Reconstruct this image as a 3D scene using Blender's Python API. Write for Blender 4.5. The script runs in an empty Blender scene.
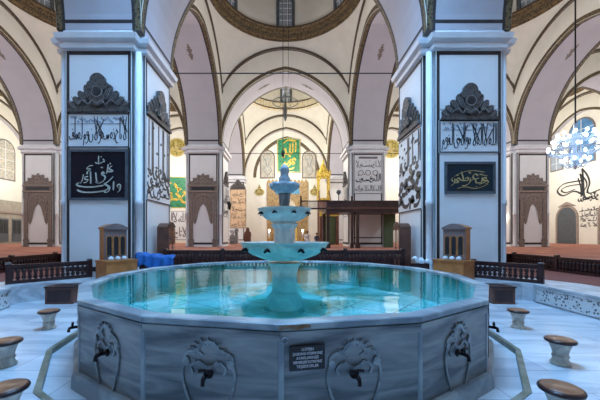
import bpy, bmesh, math, random
from mathutils import Vector, Matrix
random.seed(7)
SC = bpy.context.scene
COL = SC.collection
PI = math.pi
CAMX = .10
F = 305.0; VX = 287.0; VY = 236.0; EYE = 1.7      # lens in pixels of the 600 x 400 frame, vanishing point, eye height

# ------------------------------------------------------------------ materials
def _nt(name):
    m = bpy.data.materials.new(name); m.use_nodes = True
    nt = m.node_tree; b = nt.nodes['Principled BSDF']
    return m, nt, b
def ramp(nt, fac, stops):
    r = nt.nodes.new('ShaderNodeValToRGB')
    while len(r.color_ramp.elements) < len(stops): r.color_ramp.elements.new(0.5)
    for e, (p, c) in zip(r.color_ramp.elements, stops): e.position = p; e.color = (*c, 1)
    nt.links.new(fac, r.inputs[0]); return r.outputs[0]
def coords(nt, scale=(1, 1, 1), rot=(0, 0, 0)):
    t = nt.nodes.new('ShaderNodeTexCoord'); mp = nt.nodes.new('ShaderNodeMapping')
    mp.inputs['Scale'].default_value = scale; mp.inputs['Rotation'].default_value = rot
    nt.links.new(t.outputs['Object'], mp.inputs[0]); return mp.outputs[0]
def noise(nt, vec, scale, detail=4, dist=0):
    n = nt.nodes.new('ShaderNodeTexNoise'); n.inputs['Scale'].default_value = scale
    n.inputs['Detail'].default_value = detail; n.inputs['Distortion'].default_value = dist
    nt.links.new(vec, n.inputs['Vector']); return n.outputs[0]
def bump(nt, b, h, s=0.2, d=0.02):
    bp = nt.nodes.new('ShaderNodeBump'); bp.inputs['Strength'].default_value = s; bp.inputs['Distance'].default_value = d
    nt.links.new(h, bp.inputs['Height']); nt.links.new(bp.outputs[0], b.inputs['Normal'])
def mat(name, c, rough=.6, var=.12, sc=3, metal=0, em=None, ems=0, bmp=0, c2=None, spec=.5):
    m, nt, b = _nt(name)
    if c2 is None: c2 = tuple(max(0, x*(1-var)) for x in c)
    v = coords(nt); n = noise(nt, v, sc)
    nt.links.new(ramp(nt, n, [(.35, c2), (.65, c)]), b.inputs['Base Color'])
    b.inputs['Roughness'].default_value = rough; b.inputs['Metallic'].default_value = metal
    b.inputs['Specular IOR Level'].default_value = spec
    if em: b.inputs['Emission Color'].default_value = (*em, 1); b.inputs['Emission Strength'].default_value = ems
    if bmp: bump(nt, b, n, bmp)
    return m
def marble(name, base, vein, rough=.25, stretch=(1, 1, 6), sc=1.2, brick=None, thr=(.42, .62)):
    m, nt, b = _nt(name)
    v = coords(nt, stretch); n = noise(nt, v, sc, 8, 1.2)
    col = ramp(nt, n, [(thr[0], vein), (thr[1], base)])
    if brick:
        br = nt.nodes.new('ShaderNodeTexBrick'); v2 = coords(nt, (1, 1, 1))
        nt.links.new(v2, br.inputs['Vector'])
        br.inputs['Scale'].default_value = brick[0]; br.inputs['Mortar Size'].default_value = .006
        br.inputs['Brick Width'].default_value = brick[1]; br.inputs['Row Height'].default_value = brick[2]
        br.inputs['Color1'].default_value = (1, 1, 1, 1); br.inputs['Color2'].default_value = (.8, .82, .86, 1)
        br.inputs['Mortar'].default_value = (.5, .52, .55, 1)
        mx = nt.nodes.new('ShaderNodeMixRGB'); mx.blend_type = 'MULTIPLY'; mx.inputs[0].default_value = 1
        nt.links.new(col, mx.inputs[1]); nt.links.new(br.outputs['Color'], mx.inputs[2]); col = mx.outputs[0]
    nt.links.new(col, b.inputs['Base Color']); b.inputs['Roughness'].default_value = rough
    return m
def pattern(name, c1, c2, scale, rough=.6, kind='voronoi', stretch=(1, 1, 1), metal=0, lo=.35, hi=.5):
    m, nt, b = _nt(name); v = coords(nt, stretch)
    if kind == 'voronoi':
        t = nt.nodes.new('ShaderNodeTexVoronoi'); t.inputs['Scale'].default_value = scale; nt.links.new(v, t.inputs['Vector']); f = t.outputs['Distance']
    elif kind == 'wave':
        t = nt.nodes.new('ShaderNodeTexWave'); t.inputs['Scale'].default_value = scale; t.inputs['Distortion'].default_value = 4; nt.links.new(v, t.inputs['Vector']); f = t.outputs['Fac']
    else:
        f = noise(nt, v, scale, 6, .8)
    nt.links.new(ramp(nt, f, [(lo, c1), (hi, c2)]), b.inputs['Base Color'])
    b.inputs['Roughness'].default_value = rough; b.inputs['Metallic'].default_value = metal
    bump(nt, b, f, .25, .02)
    return m

M = {}
M['plaster'] = mat('plaster', (.82, .80, .71), .7, .06, 1.5)
M['pillar'] = mat('pillar_paint', (.80, .82, .84), .55, .05, 1.2)
M['soffit'] = mat('soffit_shade_plaster', (.47, .46, .51), .7, .06, 1)  # vault plaster darkened to mauve grey, the soffits' shade put into its colour
M['cornice'] = mat('cornice_paint', (.74, .76, .80), .5, .08, 2)
M['dark_line'] = mat('dark_line_paint', (.035, .03, .035), .6, .3, 8)
M['brown_line'] = mat('brown_line_paint', (.11, .075, .05), .6, .4, 8)
M['gold_band'] = pattern('gold_band_paint', (.04, .03, .02), (.15, .11, .055), 12, .6)
M['ring'] = pattern('ring_paint', (.05, .035, .025), (.20, .14, .065), 8, .6, lo=.2, hi=.6)
M['ring_line'] = mat('ring_line_paint', (.10, .07, .05), .6, .3, 6)
M['script_ring'] = pattern('script_ring_paint', (.62, .46, .16), (.78, .72, .55), 6, .6, lo=.3, hi=.45)
M['ornament'] = pattern('grey_ornament', (.018, .015, .015), (.085, .075, .072), 11, .6, lo=.1, hi=.55)
M['ornament_light'] = mat('grey_ornament_light', (.26, .24, .235), .6, .4, 14)
M['stone_brown'] = pattern('brown_carved_paint', (.07, .055, .05), (.22, .18, .16), 11, .7, lo=.15, hi=.5)
M['stone_brown_light'] = mat('brown_carved_light', (.36, .29, .25), .7, .3, 10)
M['panel_white'] = mat('panel_white', (.74, .77, .80), .5, .05, 3)
M['ink'] = mat('ink', (.018, .02, .03), .5, .2, 4)
M['ink_grey'] = mat('ink_grey', (.20, .18, .19), .6, .3, 5)
M['ink_light'] = mat('ink_light', (.33, .40, .50), .6, .2, 5)
M['plaque_black'] = mat('plaque_black', (.008, .010, .022), .25, .3, 4)
M['plaque_teal'] = mat('plaque_teal', (.010, .028, .045), .3, .3, 4)
M['frame_grey'] = mat('frame_grey', (.10, .12, .14), .45, .3, 6)
M['gold_ink'] = mat('gold_ink', (.62, .50, .22), .4, .15, 6, metal=.2)
M['pale_gold'] = mat('pale_gold_ink', (.55, .56, .48), .4, .15, 6)
M['marble_floor'] = marble('floor_marble', (.74, .80, .84), (.50, .57, .63), .22, (.6, 2.2, 1), .9, brick=(1.0, 1.7, .55), thr=(.35, .6))
M['marble_wall'] = marble('basin_marble', (.36, .38, .38), (.10, .115, .13), .3, (.5, .5, 3.2), 1.6, thr=(.36, .66))
M['marble_rim'] = marble('rim_marble', (.40, .46, .48), (.20, .25, .29), .3, (1, 1, 1), 2)
M['marble_bowl'] = marble('bowl_marble', (.86, .84, .76), (.62, .64, .60), .35, (1, 1, 1), 3)
M['marble_stem'] = marble('stem_marble', (.30, .28, .27), (.14, .13, .13), .4, (1, 1, .6), 6)
M['marble_finial'] = marble('finial_marble', (.48, .56, .60), (.32, .40, .46), .4, (1, 1, 1), 4)
M['marble_white'] = marble('parapet_marble', (.62, .66, .70), (.40, .44, .48), .35, (1, 1, 2), 1.6)
M['marble_carved'] = pattern('carved_marble', (.10, .11, .12), (.58, .61, .62), 15, .5, lo=.30, hi=.44)
M['relief'] = marble('relief_marble', (.33, .37, .39), (.17, .20, .22), .35, (1, 1, 1), 5)
M['kerb_green'] = mat('kerb_stone', (.12, .13, .085), .4, .5, 5, c2=(.22, .23, .19))  # dark greenish kerb colour, mottled by noise
M['carpet'] = pattern('carpet', (.48, .20, .12), (.34, .12, .08), 1.2, .95, lo=.2, hi=.6)
M['carpet_dark'] = pattern('carpet_dark', (.30, .09, .07), (.12, .05, .05), 2.2, .95, kind='wave')
M['wood_dark'] = mat('dark_wood', (.055, .022, .022), .35, .5, 4, bmp=.1)
M['wood_brown'] = mat('brown_wood', (.17, .07, .045), .4, .4, 4, bmp=.1)
M['wood_orange'] = mat('orange_wood', (.50, .20, .06), .4, .3, 5, bmp=.05)
M['wood_top'] = mat('stool_wood', (.36, .15, .075), .3, .35, 9)
M['wood_mauve'] = mat('grey_brown_wood', (.23, .17, .17), .35, .2, 5)
M['glass_dark'] = mat('dark_glass', (.03, .035, .04), .08, .2, 3)
M['mirror'] = mat('mirror_glass', (.75, .78, .8), .08, .05, 3, metal=1)
M['bronze'] = mat('dark_bronze', (.022, .015, .018), .35, .4, 12, metal=.6)
M['stool_stone'] = marble('stool_marble', (.78, .70, .56), (.50, .45, .38), .4, (1, 1, 1), 5)
M['stool_edge'] = mat('stool_edge_wood', (.05, .02, .02), .3, .3, 4)
M['blue_cloth'] = mat('blue_cloth', (.01, .14, .48), .6, .4, 8, bmp=.6)
M['white_cloth'] = mat('white_cloth', (.66, .74, .80), .7, .2, 8, bmp=.5)
M['gold'] = pattern('gilded_wood', (.40, .25, .03), (.74, .54, .10), 6, .4, metal=.3)
M['gold_mihrab'] = pattern('mihrab_tile', (.13, .075, .03), (.42, .29, .13), 6, .5, lo=.2, hi=.5)
M['mihrab_in'] = pattern('mihrab_niche_paint', (.50, .40, .26), (.72, .66, .52), 4, .5, lo=.2, hi=.5)
M['mihrab_blue'] = mat('mihrab_blue', (.10, .34, .55), .5, .3, 8)
M['green_panel'] = pattern('green_panel_paint', (.015, .15, .06), (.03, .24, .11), 3, .5)
M['green_curtain'] = pattern('green_curtain', (.06, .10, .05), (.12, .17, .08), 8, .9, kind='wave', stretch=(3, 3, .2))
M['medallion'] = pattern('medallion_paint', (.16, .13, .03), (.40, .32, .08), 5, .5)
M['tan_panel'] = pattern('tan_panel_paint', (.60, .40, .23), (.74, .54, .35), 2.5, .7, kind='n')
M['window_glass'] = pattern('stained_glass', (.26, .30, .28), (.52, .47, .38), 7, .3)
M['window_blue'] = mat('blue_glass', (.10, .28, .55), .15, .3, 2)
M['glass_day'] = mat('day_glass', (.35, .42, .5), .1, .2, 2)
M['iron'] = mat('iron', (.03, .03, .035), .5, .3, 4, metal=.5)
M['bulb'] = mat('bulb', (1, 1, 1), .3, .0, 2, em=(.62, .82, 1.0), ems=9)
M['warm_bulb'] = mat('warm_bulb', (1, 1, 1), .3, .0, 2, em=(1, .86, .66), ems=14)
M['crystal'] = mat('crystal', (.6, .7, .85), .1, .1, 4)
M['skylight'] = mat('skylight_glass', (.6, .75, .9), .1, .0, 2, em=(.45, .70, 1.0), ems=2.0)
M['white_shirt'] = mat('white_shirt', (.68, .72, .78), .8, .1, 6)
M['blue_shirt'] = mat('blue_shirt', (.10, .14, .24), .8, .2, 6)
M['skin'] = mat('skin', (.42, .24, .16), .6, .1, 6)
M['hair'] = mat('hair', (.02, .015, .012), .7, .2, 6)
M['trousers'] = mat('trousers', (.05, .05, .07), .8, .2, 6)
M['beige_wood'] = mat('beige_panelling', (.36, .33, .27), .5, .2, 3)
M['red_sign'] = mat('sign_brown', (.016, .008, .011), .4, .3, 4)
M['sign_text'] = mat('sign_white', (.85, .82, .84), .5, .05, 4)
M['rust'] = mat('rust_stain', (.22, .10, .03), .5, .4, 9, c2=(.30, .24, .18))
M['lead'] = mat('lead', (.30, .30, .30), .6)

def water_mat():
    m = bpy.data.materials.new('pool_water'); m.use_nodes = True; nt = m.node_tree
    for n in list(nt.nodes): nt.nodes.remove(n)
    out = nt.nodes.new('ShaderNodeOutputMaterial'); mix = nt.nodes.new('ShaderNodeMixShader')
    tr = nt.nodes.new('ShaderNodeBsdfTransparent'); tr.inputs[0].default_value = (.74, .94, .97, 1)
    gl = nt.nodes.new('ShaderNodeBsdfGlossy'); gl.inputs['Roughness'].default_value = .03; gl.inputs[0].default_value = (.9, .97, 1, 1)
    fr = nt.nodes.new('ShaderNodeFresnel'); fr.inputs[0].default_value = 1.33
    v = coords(nt, (1, 1, 1)); n = noise(nt, v, 3.2, 3, .3)
    bp = nt.nodes.new('ShaderNodeBump'); bp.inputs['Strength'].default_value = .12; bp.inputs['Distance'].default_value = .04
    nt.links.new(n, bp.inputs['Height']); nt.links.new(bp.outputs[0], gl.inputs['Normal']); nt.links.new(bp.outputs[0], fr.inputs['Normal'])
    nt.links.new(fr.outputs[0], mix.inputs[0]); nt.links.new(tr.outputs[0], mix.inputs[1]); nt.links.new(gl.outputs[0], mix.inputs[2])
    nt.links.new(mix.outputs[0], out.inputs[0]); return m
M['water'] = water_mat()
def pool_floor_mat():
    m, nt, b = _nt('pool_tiles'); v = coords(nt, (1, 1, 1)); n = noise(nt, v, .9, 5, .8)
    col = ramp(nt, n, [(.34, (.05, .26, .15)), (.46, (.08, .48, .40)), (.58, (.20, .68, .66)), (.72, (.52, .80, .74))])
    br = nt.nodes.new('ShaderNodeTexBrick'); br.offset = 0; nt.links.new(coords(nt, (1, 1, 1), (0, 0, .7)), br.inputs['Vector'])
    br.inputs['Scale'].default_value = 1; br.inputs['Mortar Size'].default_value = .015; br.inputs['Brick Width'].default_value = .9; br.inputs['Row Height'].default_value = .9
    br.inputs['Color1'].default_value = (1, 1, 1, 1); br.inputs['Color2'].default_value = (.9, .95, .95, 1); br.inputs['Mortar'].default_value = (.25, .4, .4, 1)
    mx = nt.nodes.new('ShaderNodeMixRGB'); mx.blend_type = 'MULTIPLY'; mx.inputs[0].default_value = 1
    nt.links.new(col, mx.inputs[1]); nt.links.new(br.outputs['Color'], mx.inputs[2]); nt.links.new(mx.outputs[0], b.inputs['Base Color'])
    b.inputs['Roughness'].default_value = .6; return m
M['pool_floor'] = pool_floor_mat()

# ------------------------------------------------------------------ mesh building
class MB:
    def __init__(s): s.v = []; s.f = []; s.m = []; s.mats = []; s.sm = []
    def mi(s, m):
        if m not in s.mats: s.mats.append(m)
        return s.mats.index(m)
    def add(s, vs, fs, m, smooth=False):
        b = len(s.v); s.v += [tuple(v) for v in vs]; k = s.mi(m)
        for f in fs: s.f.append(tuple(b+i for i in f)); s.m.append(k); s.sm.append(smooth)
        return s
    def box(s, x0, x1, y0, y1, z0, z1, m):
        return s.add([(x0,y0,z0),(x1,y0,z0),(x1,y1,z0),(x0,y1,z0),(x0,y0,z1),(x1,y0,z1),(x1,y1,z1),(x0,y1,z1)],
                     [(0,3,2,1),(4,5,6,7),(0,1,5,4),(1,2,6,5),(2,3,7,6),(3,0,4,7)], m)
    def loft(s, rings, m, cap0=True, cap1=True, smooth=False):      # rings of equal count, each a closed loop
        n = len(rings[0]); vs = [p for r in rings for p in r]; fs = []
        for a in range(len(rings)-1):
            for i in range(n):
                j = (i+1) % n; fs.append((a*n+i, a*n+j, (a+1)*n+j, (a+1)*n+i))
        if cap0: fs.append(tuple(range(n-1, -1, -1)))
        if cap1: fs.append(tuple((len(rings)-1)*n+i for i in range(n)))
        return s.add(vs, fs, m, smooth)
    def lathe(s, prof, m, n=24, cx=0, cy=0, cz=0, smooth=True, mod=None, cap=True, rot=0):
        rings = []
        for r, z in prof:
            ring = []
            for i in range(n):
                a = 2*PI*i/n+rot; k = r*(mod(a, r, z) if mod else 1)
                ring.append((cx+k*math.cos(a), cy+k*math.sin(a), cz+z))
            rings.append(ring)
        return s.loft(rings, m, cap, cap, smooth)
    def tube(s, pts, r, m, n=8, rs=None):
        rings = []; pts = [Vector(p) for p in pts]
        for i, p in enumerate(pts):
            d = (pts[min(i+1, len(pts)-1)]-pts[max(i-1, 0)]).normalized()
            u = d.cross(Vector((0, 0, 1)))
            if u.length < 1e-3: u = d.cross(Vector((1, 0, 0)))
            u.normalize(); w = d.cross(u); rr = rs[i] if rs else r
            rings.append([tuple(p+(u*math.cos(2*PI*k/n)+w*math.sin(2*PI*k/n))*rr) for k in range(n)])
        return s.loft(rings, m, True, True, True)
    def poly(s, pts, y0, y1, m):                                    # outline in x,z extruded along y
        a = [(x, y0, z) for x, z in pts]; b = [(x, y1, z) for x, z in pts]
        return s.loft([a, b], m)
    def strip(s, A, B, m, smooth=False):                            # surface between two polylines
        n = len(A); return s.add(list(A)+list(B), [(i, i+1, n+i+1, n+i) for i in range(n-1)], m, smooth)
    def ribbon(s, pts, w, y, m, nib=None, th=.012):                 # thick pen stroke lying in x,z
        L = []; R = []; n = len(pts)
        for i, p in enumerate(pts):
            a = pts[max(i-1, 0)]; b = pts[min(i+1, n-1)]
            dx, dz = b[0]-a[0], b[1]-a[1]; l = math.hypot(dx, dz) or 1; dx /= l; dz /= l
            k = w if nib is None else w*(.30+.70*abs(dx*math.sin(nib)-dz*math.cos(nib)))
            if nib is not None and i in (0, n-1): k *= .6
            L.append((p[0]-dz*k/2, p[1]+dx*k/2)); R.append((p[0]+dz*k/2, p[1]-dx*k/2))
        f = [(x, y-th, z) for x, z in L]+[(x, y-th, z) for x, z in R]
        g = [(x, y, z) for x, z in L]+[(x, y, z) for x, z in R]
        fs = []
        for i in range(n-1):
            fs.append((i, i+1, n+i+1, n+i)); fs.append((i, 2*n+i, 2*n+i+1, i+1)); fs.append((n+i, n+i+1, 3*n+i+1, 3*n+i))
        fs.append((0, n, 3*n, 2*n)); fs.append((n-1, 3*n-1, 4*n-1, 2*n-1))
        return s.add(f+g, fs, m)
    def build(s, name, parent=None, loc=(0,0,0), rz=0, label=None, fix=True):
        me = bpy.data.meshes.new(name); me.from_pydata(s.v, [], s.f)
        for m in s.mats: me.materials.append(M[m] if isinstance(m, str) else m)
        me.polygons.foreach_set('material_index', s.m); me.polygons.foreach_set('use_smooth', s.sm)
        me.update()
        if fix:
            bm = bmesh.new(); bm.from_mesh(me); bmesh.ops.recalc_face_normals(bm, faces=bm.faces[:]); bm.to_mesh(me); bm.free()
        o = bpy.data.objects.new(name, me); COL.objects.link(o); o.location = loc; o.rotation_euler = (0, 0, rz)
        if parent: o.parent = parent
        if label: o['label'] = label
        return o
def empty(name, loc=(0,0,0), rz=0):
    o = bpy.data.objects.new(name, None); COL.objects.link(o); o.location = loc; o.rotation_euler = (0, 0, rz); return o
def tag(o, label=None, cat=None, group=None, kind=None):
    if label: o['label'] = label
    if cat: o['category'] = cat
    if group: o['group'] = group
    if kind: o['kind'] = kind
    return o
KIDS = {}
def kids(o): return [c for c in COL.objects if c.parent == o]
def copy_tree(o, parent=None, loc=None, rz=None):
    c = o.copy(); COL.objects.link(c); c.parent = parent
    if loc is not None: c.location = loc
    if rz is not None: c.rotation_euler = (0, 0, rz)
    for k in [k for k in list(COL.objects) if k.parent == o]: copy_tree(k, c)
    return c
def smooth_path(pts, n=5):
    if len(pts) < 3: 
        (x0,y0),(x1,y1) = pts; return [(x0+(x1-x0)*t/4, y0+(y1-y0)*t/4) for t in range(5)]
    P = [pts[0]]+list(pts)+[pts[-1]]; out = []
    for i in range(1, len(P)-2):
        p0, p1, p2, p3 = P[i-1], P[i], P[i+1], P[i+2]
        for k in range(n):
            t = k/n
            out.append(tuple(.5*((2*p1[j])+(-p0[j]+p2[j])*t+(2*p0[j]-5*p1[j]+4*p2[j]-p3[j])*t*t+(-p0[j]+3*p1[j]-3*p2[j]+p3[j])*t**3) for j in (0,1)))
    out.append(pts[-1]); return out
def darc(cx, cz, r, a0, a1, n=12): return [(cx+r*math.cos(a0+(a1-a0)*i/n), cz+r*math.sin(a0+(a1-a0)*i/n)) for i in range(n+1)]

# ------------------------------------------------------------------ calligraphy: letter strokes, y up, baseline 0, drawn right to left
def glyph(k, H):
    G = {
     'alif': ([[(0, H), (-1, 0)]], 9), 'lam': ([[(0, H), (-1, 14), (-6, 0), (-16, 0)]], 16),
     'lamalif': ([[(-2, H), (-12, H*.4), (-25, 6), (-18, -3), (-6, 2), (-9, 12)], [(-30, H), (-18, H*.5), (-6, 6)]], 34),
     'he': ([[(-6, 20), (-1, 10), (-8, 1), (-15, 6), (-12, 16), (-6, 20)]], 18), 'hemid': ([[(0, 0), (-8, 14), (-14, 4), (-6, 2), (-10, -8), (-16, 0), (-20, 0)]], 20),
     'waw': ([[(-4, 10), (-2, 20), (-12, 20), (-12, 10), (-3, 10), (-3, 0), (-12, -12), (-24, -12)]], 22),
     'ha': ([[(-16, 22), (-10, 25), (0, 20), (-14, 12), (-20, 0), (-10, -12), (2, -10)]], 24), 'hamid': ([[(0, 0), (-4, 12), (-20, 20), (-12, 6), (-22, 0)]], 22),
     'ya': ([[(0, 14), (-8, 18), (-11, 9), (-2, 0), (-8, -10), (-24, -10), (-30, 0), (-28, 6)]], 32), 'tooth': ([[(0, 14), (-1, 2), (-10, 0)]], 10),
     'qaf': ([[(0, 0), (-4, 8), (-3, 20), (-11, 18), (-9, 8), (-2, 8), (-12, 0), (-18, 0)], ], 18),
     'mim': ([[(-2, 6), (-8, 14), (-14, 6), (-6, 0), (0, 4), (-14, -2), (-18, -20)]], 20), 'mimstart': ([[(-2, 2), (-6, 14), (-14, 8), (-6, 0), (-20, 0)]], 20),
     'ra': ([[(0, 14), (-1, 2), (-8, -10), (-20, -14)]], 16), 'nun': ([[(0, 14), (0, 0), (-10, -10), (-24, -6), (-28, 6), (-26, 14)]], 30),
     'sin': ([[(0, 14), (-3, 2), (-8, 2), (-9, 12), (-12, 2), (-17, 2), (-18, 12), (-22, 0), (-44, 0)]], 44),
     'dal': ([[(-8, 20), (0, 8), (-4, 0), (-16, 0)]], 18), 'fa': ([[(-2, 8), (-2, 18), (-10, 18), (-9, 8), (0, 8), (-4, 0), (-30, 0), (-34, 8)]], 34),
     'sad': ([[(0, 0), (-2, 8), (-14, 18), (-26, 12), (-24, 2), (0, 0)], [(-24, 2), (-30, 10), (-31, 0), (-38, 0)]], 38),
     'zah': ([[(0, 0), (-2, 8), (-14, 18), (-26, 12), (-24, 2), (0, 0)], [(-24, 2), (-34, 0)], [(-20, H*.8), (-22, 4)]], 34), 'base': ([[(0, 0), (-12, 0)]], 12),
     'gap': ([], 7), 'kaf': ([[(-22, H*.8), (-6, H*.45), (-14, 20), (-2, 8), (-8, 0), (-30, 0)]], 30),
     'ain': ([[(-10, 18), (-2, 14), (-8, 6), (0, 0), (-14, 0)]], 15)}
    return G[k]
def script(mb, seq, x0, x1, z0, z1, y, mt, H=70, nibw=7, descend=20, marks=0, dots=True, wob=0):
    """Lay letter strokes right to left so they fill the box x0..x1, z0..z1."""
    paths = []; x = 0
    for i, k in enumerate(seq):
        up = 0
        if isinstance(k, tuple): k, up = k
        ss, adv = glyph(k, H)
        for st in ss: paths.append([(x+px, pz+up) for px, pz in st])
        if dots and k in ('nun', 'fa', 'qaf', 'tooth', 'ya', 'zah', 'dal', 'ha'):
            paths.append([(x-8, 30+up), (x-12, 26+up)])
        x -= adv
    if marks:
        for i in range(marks):
            px = x*(i+.5)/marks; pz = H*(.42+.5*random.random())
            paths.append(random.choice([[(px, pz), (px-7, pz-3), (px-10, pz+2)], [(px, pz), (px-6, pz+6)], [(px, pz), (px-4, pz+4), (px-8, pz-1)]]))
    sx = (x1-x0)/(-x); sz = (z1-z0)/(H+descend)
    for p in paths:
        q = [(x1+a*sx, z0+(b+descend)*sz) for a, b in p]
        mb.ribbon(smooth_path(q), nibw*min(sx, sz)*1.15, y, mt, nib=math.radians(55))
    return mb
# ------------------------------------------------------------------ the hall: grid of square piers, pointed arches, domes
PX, PY0, PITX, PITY, HW = 5.7, 10.70, 11.4, 11.7, 1.30        # pier centres (+-5.7, +-17.1), first row y, bay pitch, half pier
HX, HY = 4.40, 4.55                                          # half openings
ZS, ZC0 = 8.05, 7.42                                           # springing, underside of the cornice
FL = .95                                                        # prayer floor level
PEAK, BL = 13.2, 14.75
def arch_z(t, h, peak=PEAK, zs=ZS):
    H = peak-zs; c = (H*H-h*h)/(2*h); r = h+c
    return zs+math.sqrt(max(0, r*r-(abs(t)+c)**2))
def blind_z(t): return BL-(4.9-math.sqrt(4.9**2-t*t))
NT = 32
def ts(h): return [h*math.sin(-PI/2+PI*i/NT) for i in range(NT+1)]

def bay_parts():
    """One domed bay, centred on 0,0: spandrel walls, pendentives, ring, drum, dome."""
    root = MB(); band = MB(); line = MB()
    for k in range(4):
        h, d = (HX, HY) if k % 2 == 0 else (HY, HX)
        a = k*PI/2
        def W(t, z, off=0, a=a, d=d):
            x, y = t, d-off; return (x*math.cos(a)-y*math.sin(a), x*math.sin(a)+y*math.cos(a), z)
        T = ts(h)
        root.strip([W(t, arch_z(t, h)) for t in T], [W(t, blind_z(t)) for t in T], 'plaster')
        # painted band along the arch edge, a thin skin on the wall
        A = [W(t, arch_z(t, h)+.02, .012) for t in T]
        B = []
        for t in T:
            tt = t*1.0; z = arch_z(t, h); e = .001
            n = 1/math.hypot(1, (arch_z(min(h-.001, abs(t)+e), h)-arch_z(abs(t), h))/e) if abs(t) < h-.01 else .1
            B.append((t, z, n))
        out = []
        for i, (t, z, n) in enumerate(B):
            t0, t1 = T[max(0, i-1)], T[min(NT, i+1)]
            dx, dz = t1-t0, arch_z(t1, h)-arch_z(t0, h); l = math.hypot(dx, dz)
            out.append((t, z, -dz/l, dx/l))
        def off(q, o): return [W(max(-h, min(h, t+nx*q)), z+nz*q, o) for t, z, nx, nz in out]
        band.strip(off(.02, .015), off(.19, .015), 'gold_band')
        band.strip(off(.19, .015), off(.23, .015), 'brown_line')
        # moulding on the edge of the blind arch
        zb = [(t, blind_z(t)) for t in T]
        line.tube([W(t, z-.04, .02) for t, z in zb], .07, 'ring_line', 6)
        line.tube([W(t, z-.17, .0) for t, z in zb], .04, 'gold_band', 5)
    # pendentives
    n = 16
    for cxs in (1, -1):
        for cys in (1, -1):
            rows = []
            S = 8
            for i in range(n+1):
                u = i/n
                # square boundary from (0,HY) to (HX,0) through the corner
                ph = u*PI/2
                if ph <= math.atan2(HX, HY): x, y = HY*math.tan(ph), HY; t = x
                else: x, y = HX, HX/math.tan(ph) if ph < PI/2-1e-6 else 0; t = y
                z0 = blind_z(t); R = 4.16
                rx, ry = R*math.sin(ph), R*math.cos(ph)
                col = []
                for j in range(S+1):
                    s = j/S*PI/2; f = 1-math.cos(s); g = math.sin(s)
                    col.append(((x+(rx-x)*f)*cxs, (y+(ry-y)*f)*cys, z0+(14.98-z0)*g))
                rows.append(col)
            for i in range(n):
                root.strip(rows[i], rows[i+1], 'plaster', True)
    ring = MB()
    ring.lathe([(4.36, 14.98), (4.16, 14.92), (4.16, 15.02), (4.05, 15.06), (4.0, 15.3), (3.88, 15.36), (3.88, 15.5), (3.78, 15.56), (3.78, 15.68), (3.95, 15.7)], 'ring', 64, cap=False, smooth=False)
    ring.lathe([(4.02, 15.1), (3.97, 15.28)], 'gold_band', 64, cap=False)
    ring.lathe([(3.77, 15.58), (3.765, 15.66)], 'ring_line', 64, cap=False)
    root.lathe([(3.95, 15.7), (3.95, 18.6)], 'plaster', 64, cap=False)
    root.lathe([(3.95, 18.6)]+[(3.95*math.cos(q*PI/2/10), 18.6+3.4*math.sin(q*PI/2/10)) for q in range(1, 10)]+[(.05, 22.0)], 'plaster', 64, cap=False)
    return root, band, line, ring
def drum_window():
    f = MB(); pts = [(-.42, 15.75), (-.42, 17.3)]+darc(0, 17.3, .42, PI, 0, 10)+[(.42, 15.75)]
    o = [(-.62, 15.7), (-.62, 17.35)]+darc(0, 17.35, .62, PI, 0, 10)+[(.62, 15.7)]
    A = [(x, 3.80, z) for x, z in pts]; B = [(x, 3.80, z) for x, z in o]; C_ = [(x, 3.95, z) for x, z in o]; D = [(x, 3.95, z) for x, z in pts]
    f.strip(A, B, 'frame_grey'); f.strip(B, C_, 'frame_grey'); f.strip(A, D, 'frame_grey')
    f.poly([(-.72, 17.95), (0, 18.35), (.72, 17.95), (.6, 17.85), (0, 18.1), (-.6, 17.85)], 3.76, 3.93, 'ornament_light')
    g = MB(); g.poly(pts, 3.90, 3.93, 'glass_day')
    for x in (-.14, .14): g.box(x-.02, x+.02, 3.86, 3.9, 15.75, 17.65, 'panel_white')
    for z in (16.15, 16.55, 16.95, 17.3): g.box(-.4, .4, 3.86, 3.9, z-.02, z+.02, 'panel_white')
    return f, g
rb, bb, lb, gb = bay_parts(); wf, wg = drum_window()
ceil = rb.build('ceiling', label=None, fix=False); tag(ceil, kind='structure')
bb.build('arch_band', ceil, fix=False); lb.build('arch_moulding', ceil); gb.build('ring_moulding', ceil)
w0 = wf.build('window_frame', ceil, rz=PI/6*0); g0 = wg.build('window_pane', w0)
for k in range(1, 6):
    c = copy_tree(w0, ceil, rz=k*PI/3)
bays = {}
proto = ceil
for r in range(0, 4):
    for c in range(-2, 3):
        x = c*PITX; y = PY0-PITY/2+(r-1)*PITY
        if r == 0 and c == -2: ceil.location = (x, y, 0); bays[(r, c)] = ceil; continue
        bays[(r, c)] = copy_tree(proto, None, (x, y, 0))
# the fountain bay's dome is a glazed lantern; the mihrab bay's ring carries a band of writing
fb = bays[(1, 0)]
me = fb.data.copy(); bm = bmesh.new(); bm.from_mesh(me)
bmesh.ops.delete(bm, geom=[f for f in bm.faces if f.calc_center_median().z > 18.7], context='FACES'); bm.to_mesh(me); bm.free(); fb.data = me
sk = MB(); sk.lathe([(3.95, 18.6)]+[(3.95*math.cos(q*PI/2/6), 18.6+3*math.sin(q*PI/2/6)) for q in range(1, 6)]+[(.05, 21.6)], 'skylight', 16, cap=False, smooth=False)
sko = sk.build('skylight_glazing', fb)
fr = MB()
for k in range(16):
    a = 2*PI*k/16; fr.tube([(3.93*math.cos(a)*math.cos(q*PI/12), 3.93*math.sin(a)*math.cos(q*PI/12), 18.6+2.98*math.sin(q*PI/12)) for q in range(6)], .04, 'frame_grey', 5)
fr.build('skylight_frame', fb)
mr = MB(); mr.lathe([(4.13, 14.93), (4.13, 15.0), (3.96, 15.05), (3.93, 15.75)], 'script_ring', 64, cap=False, smooth=False)
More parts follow.
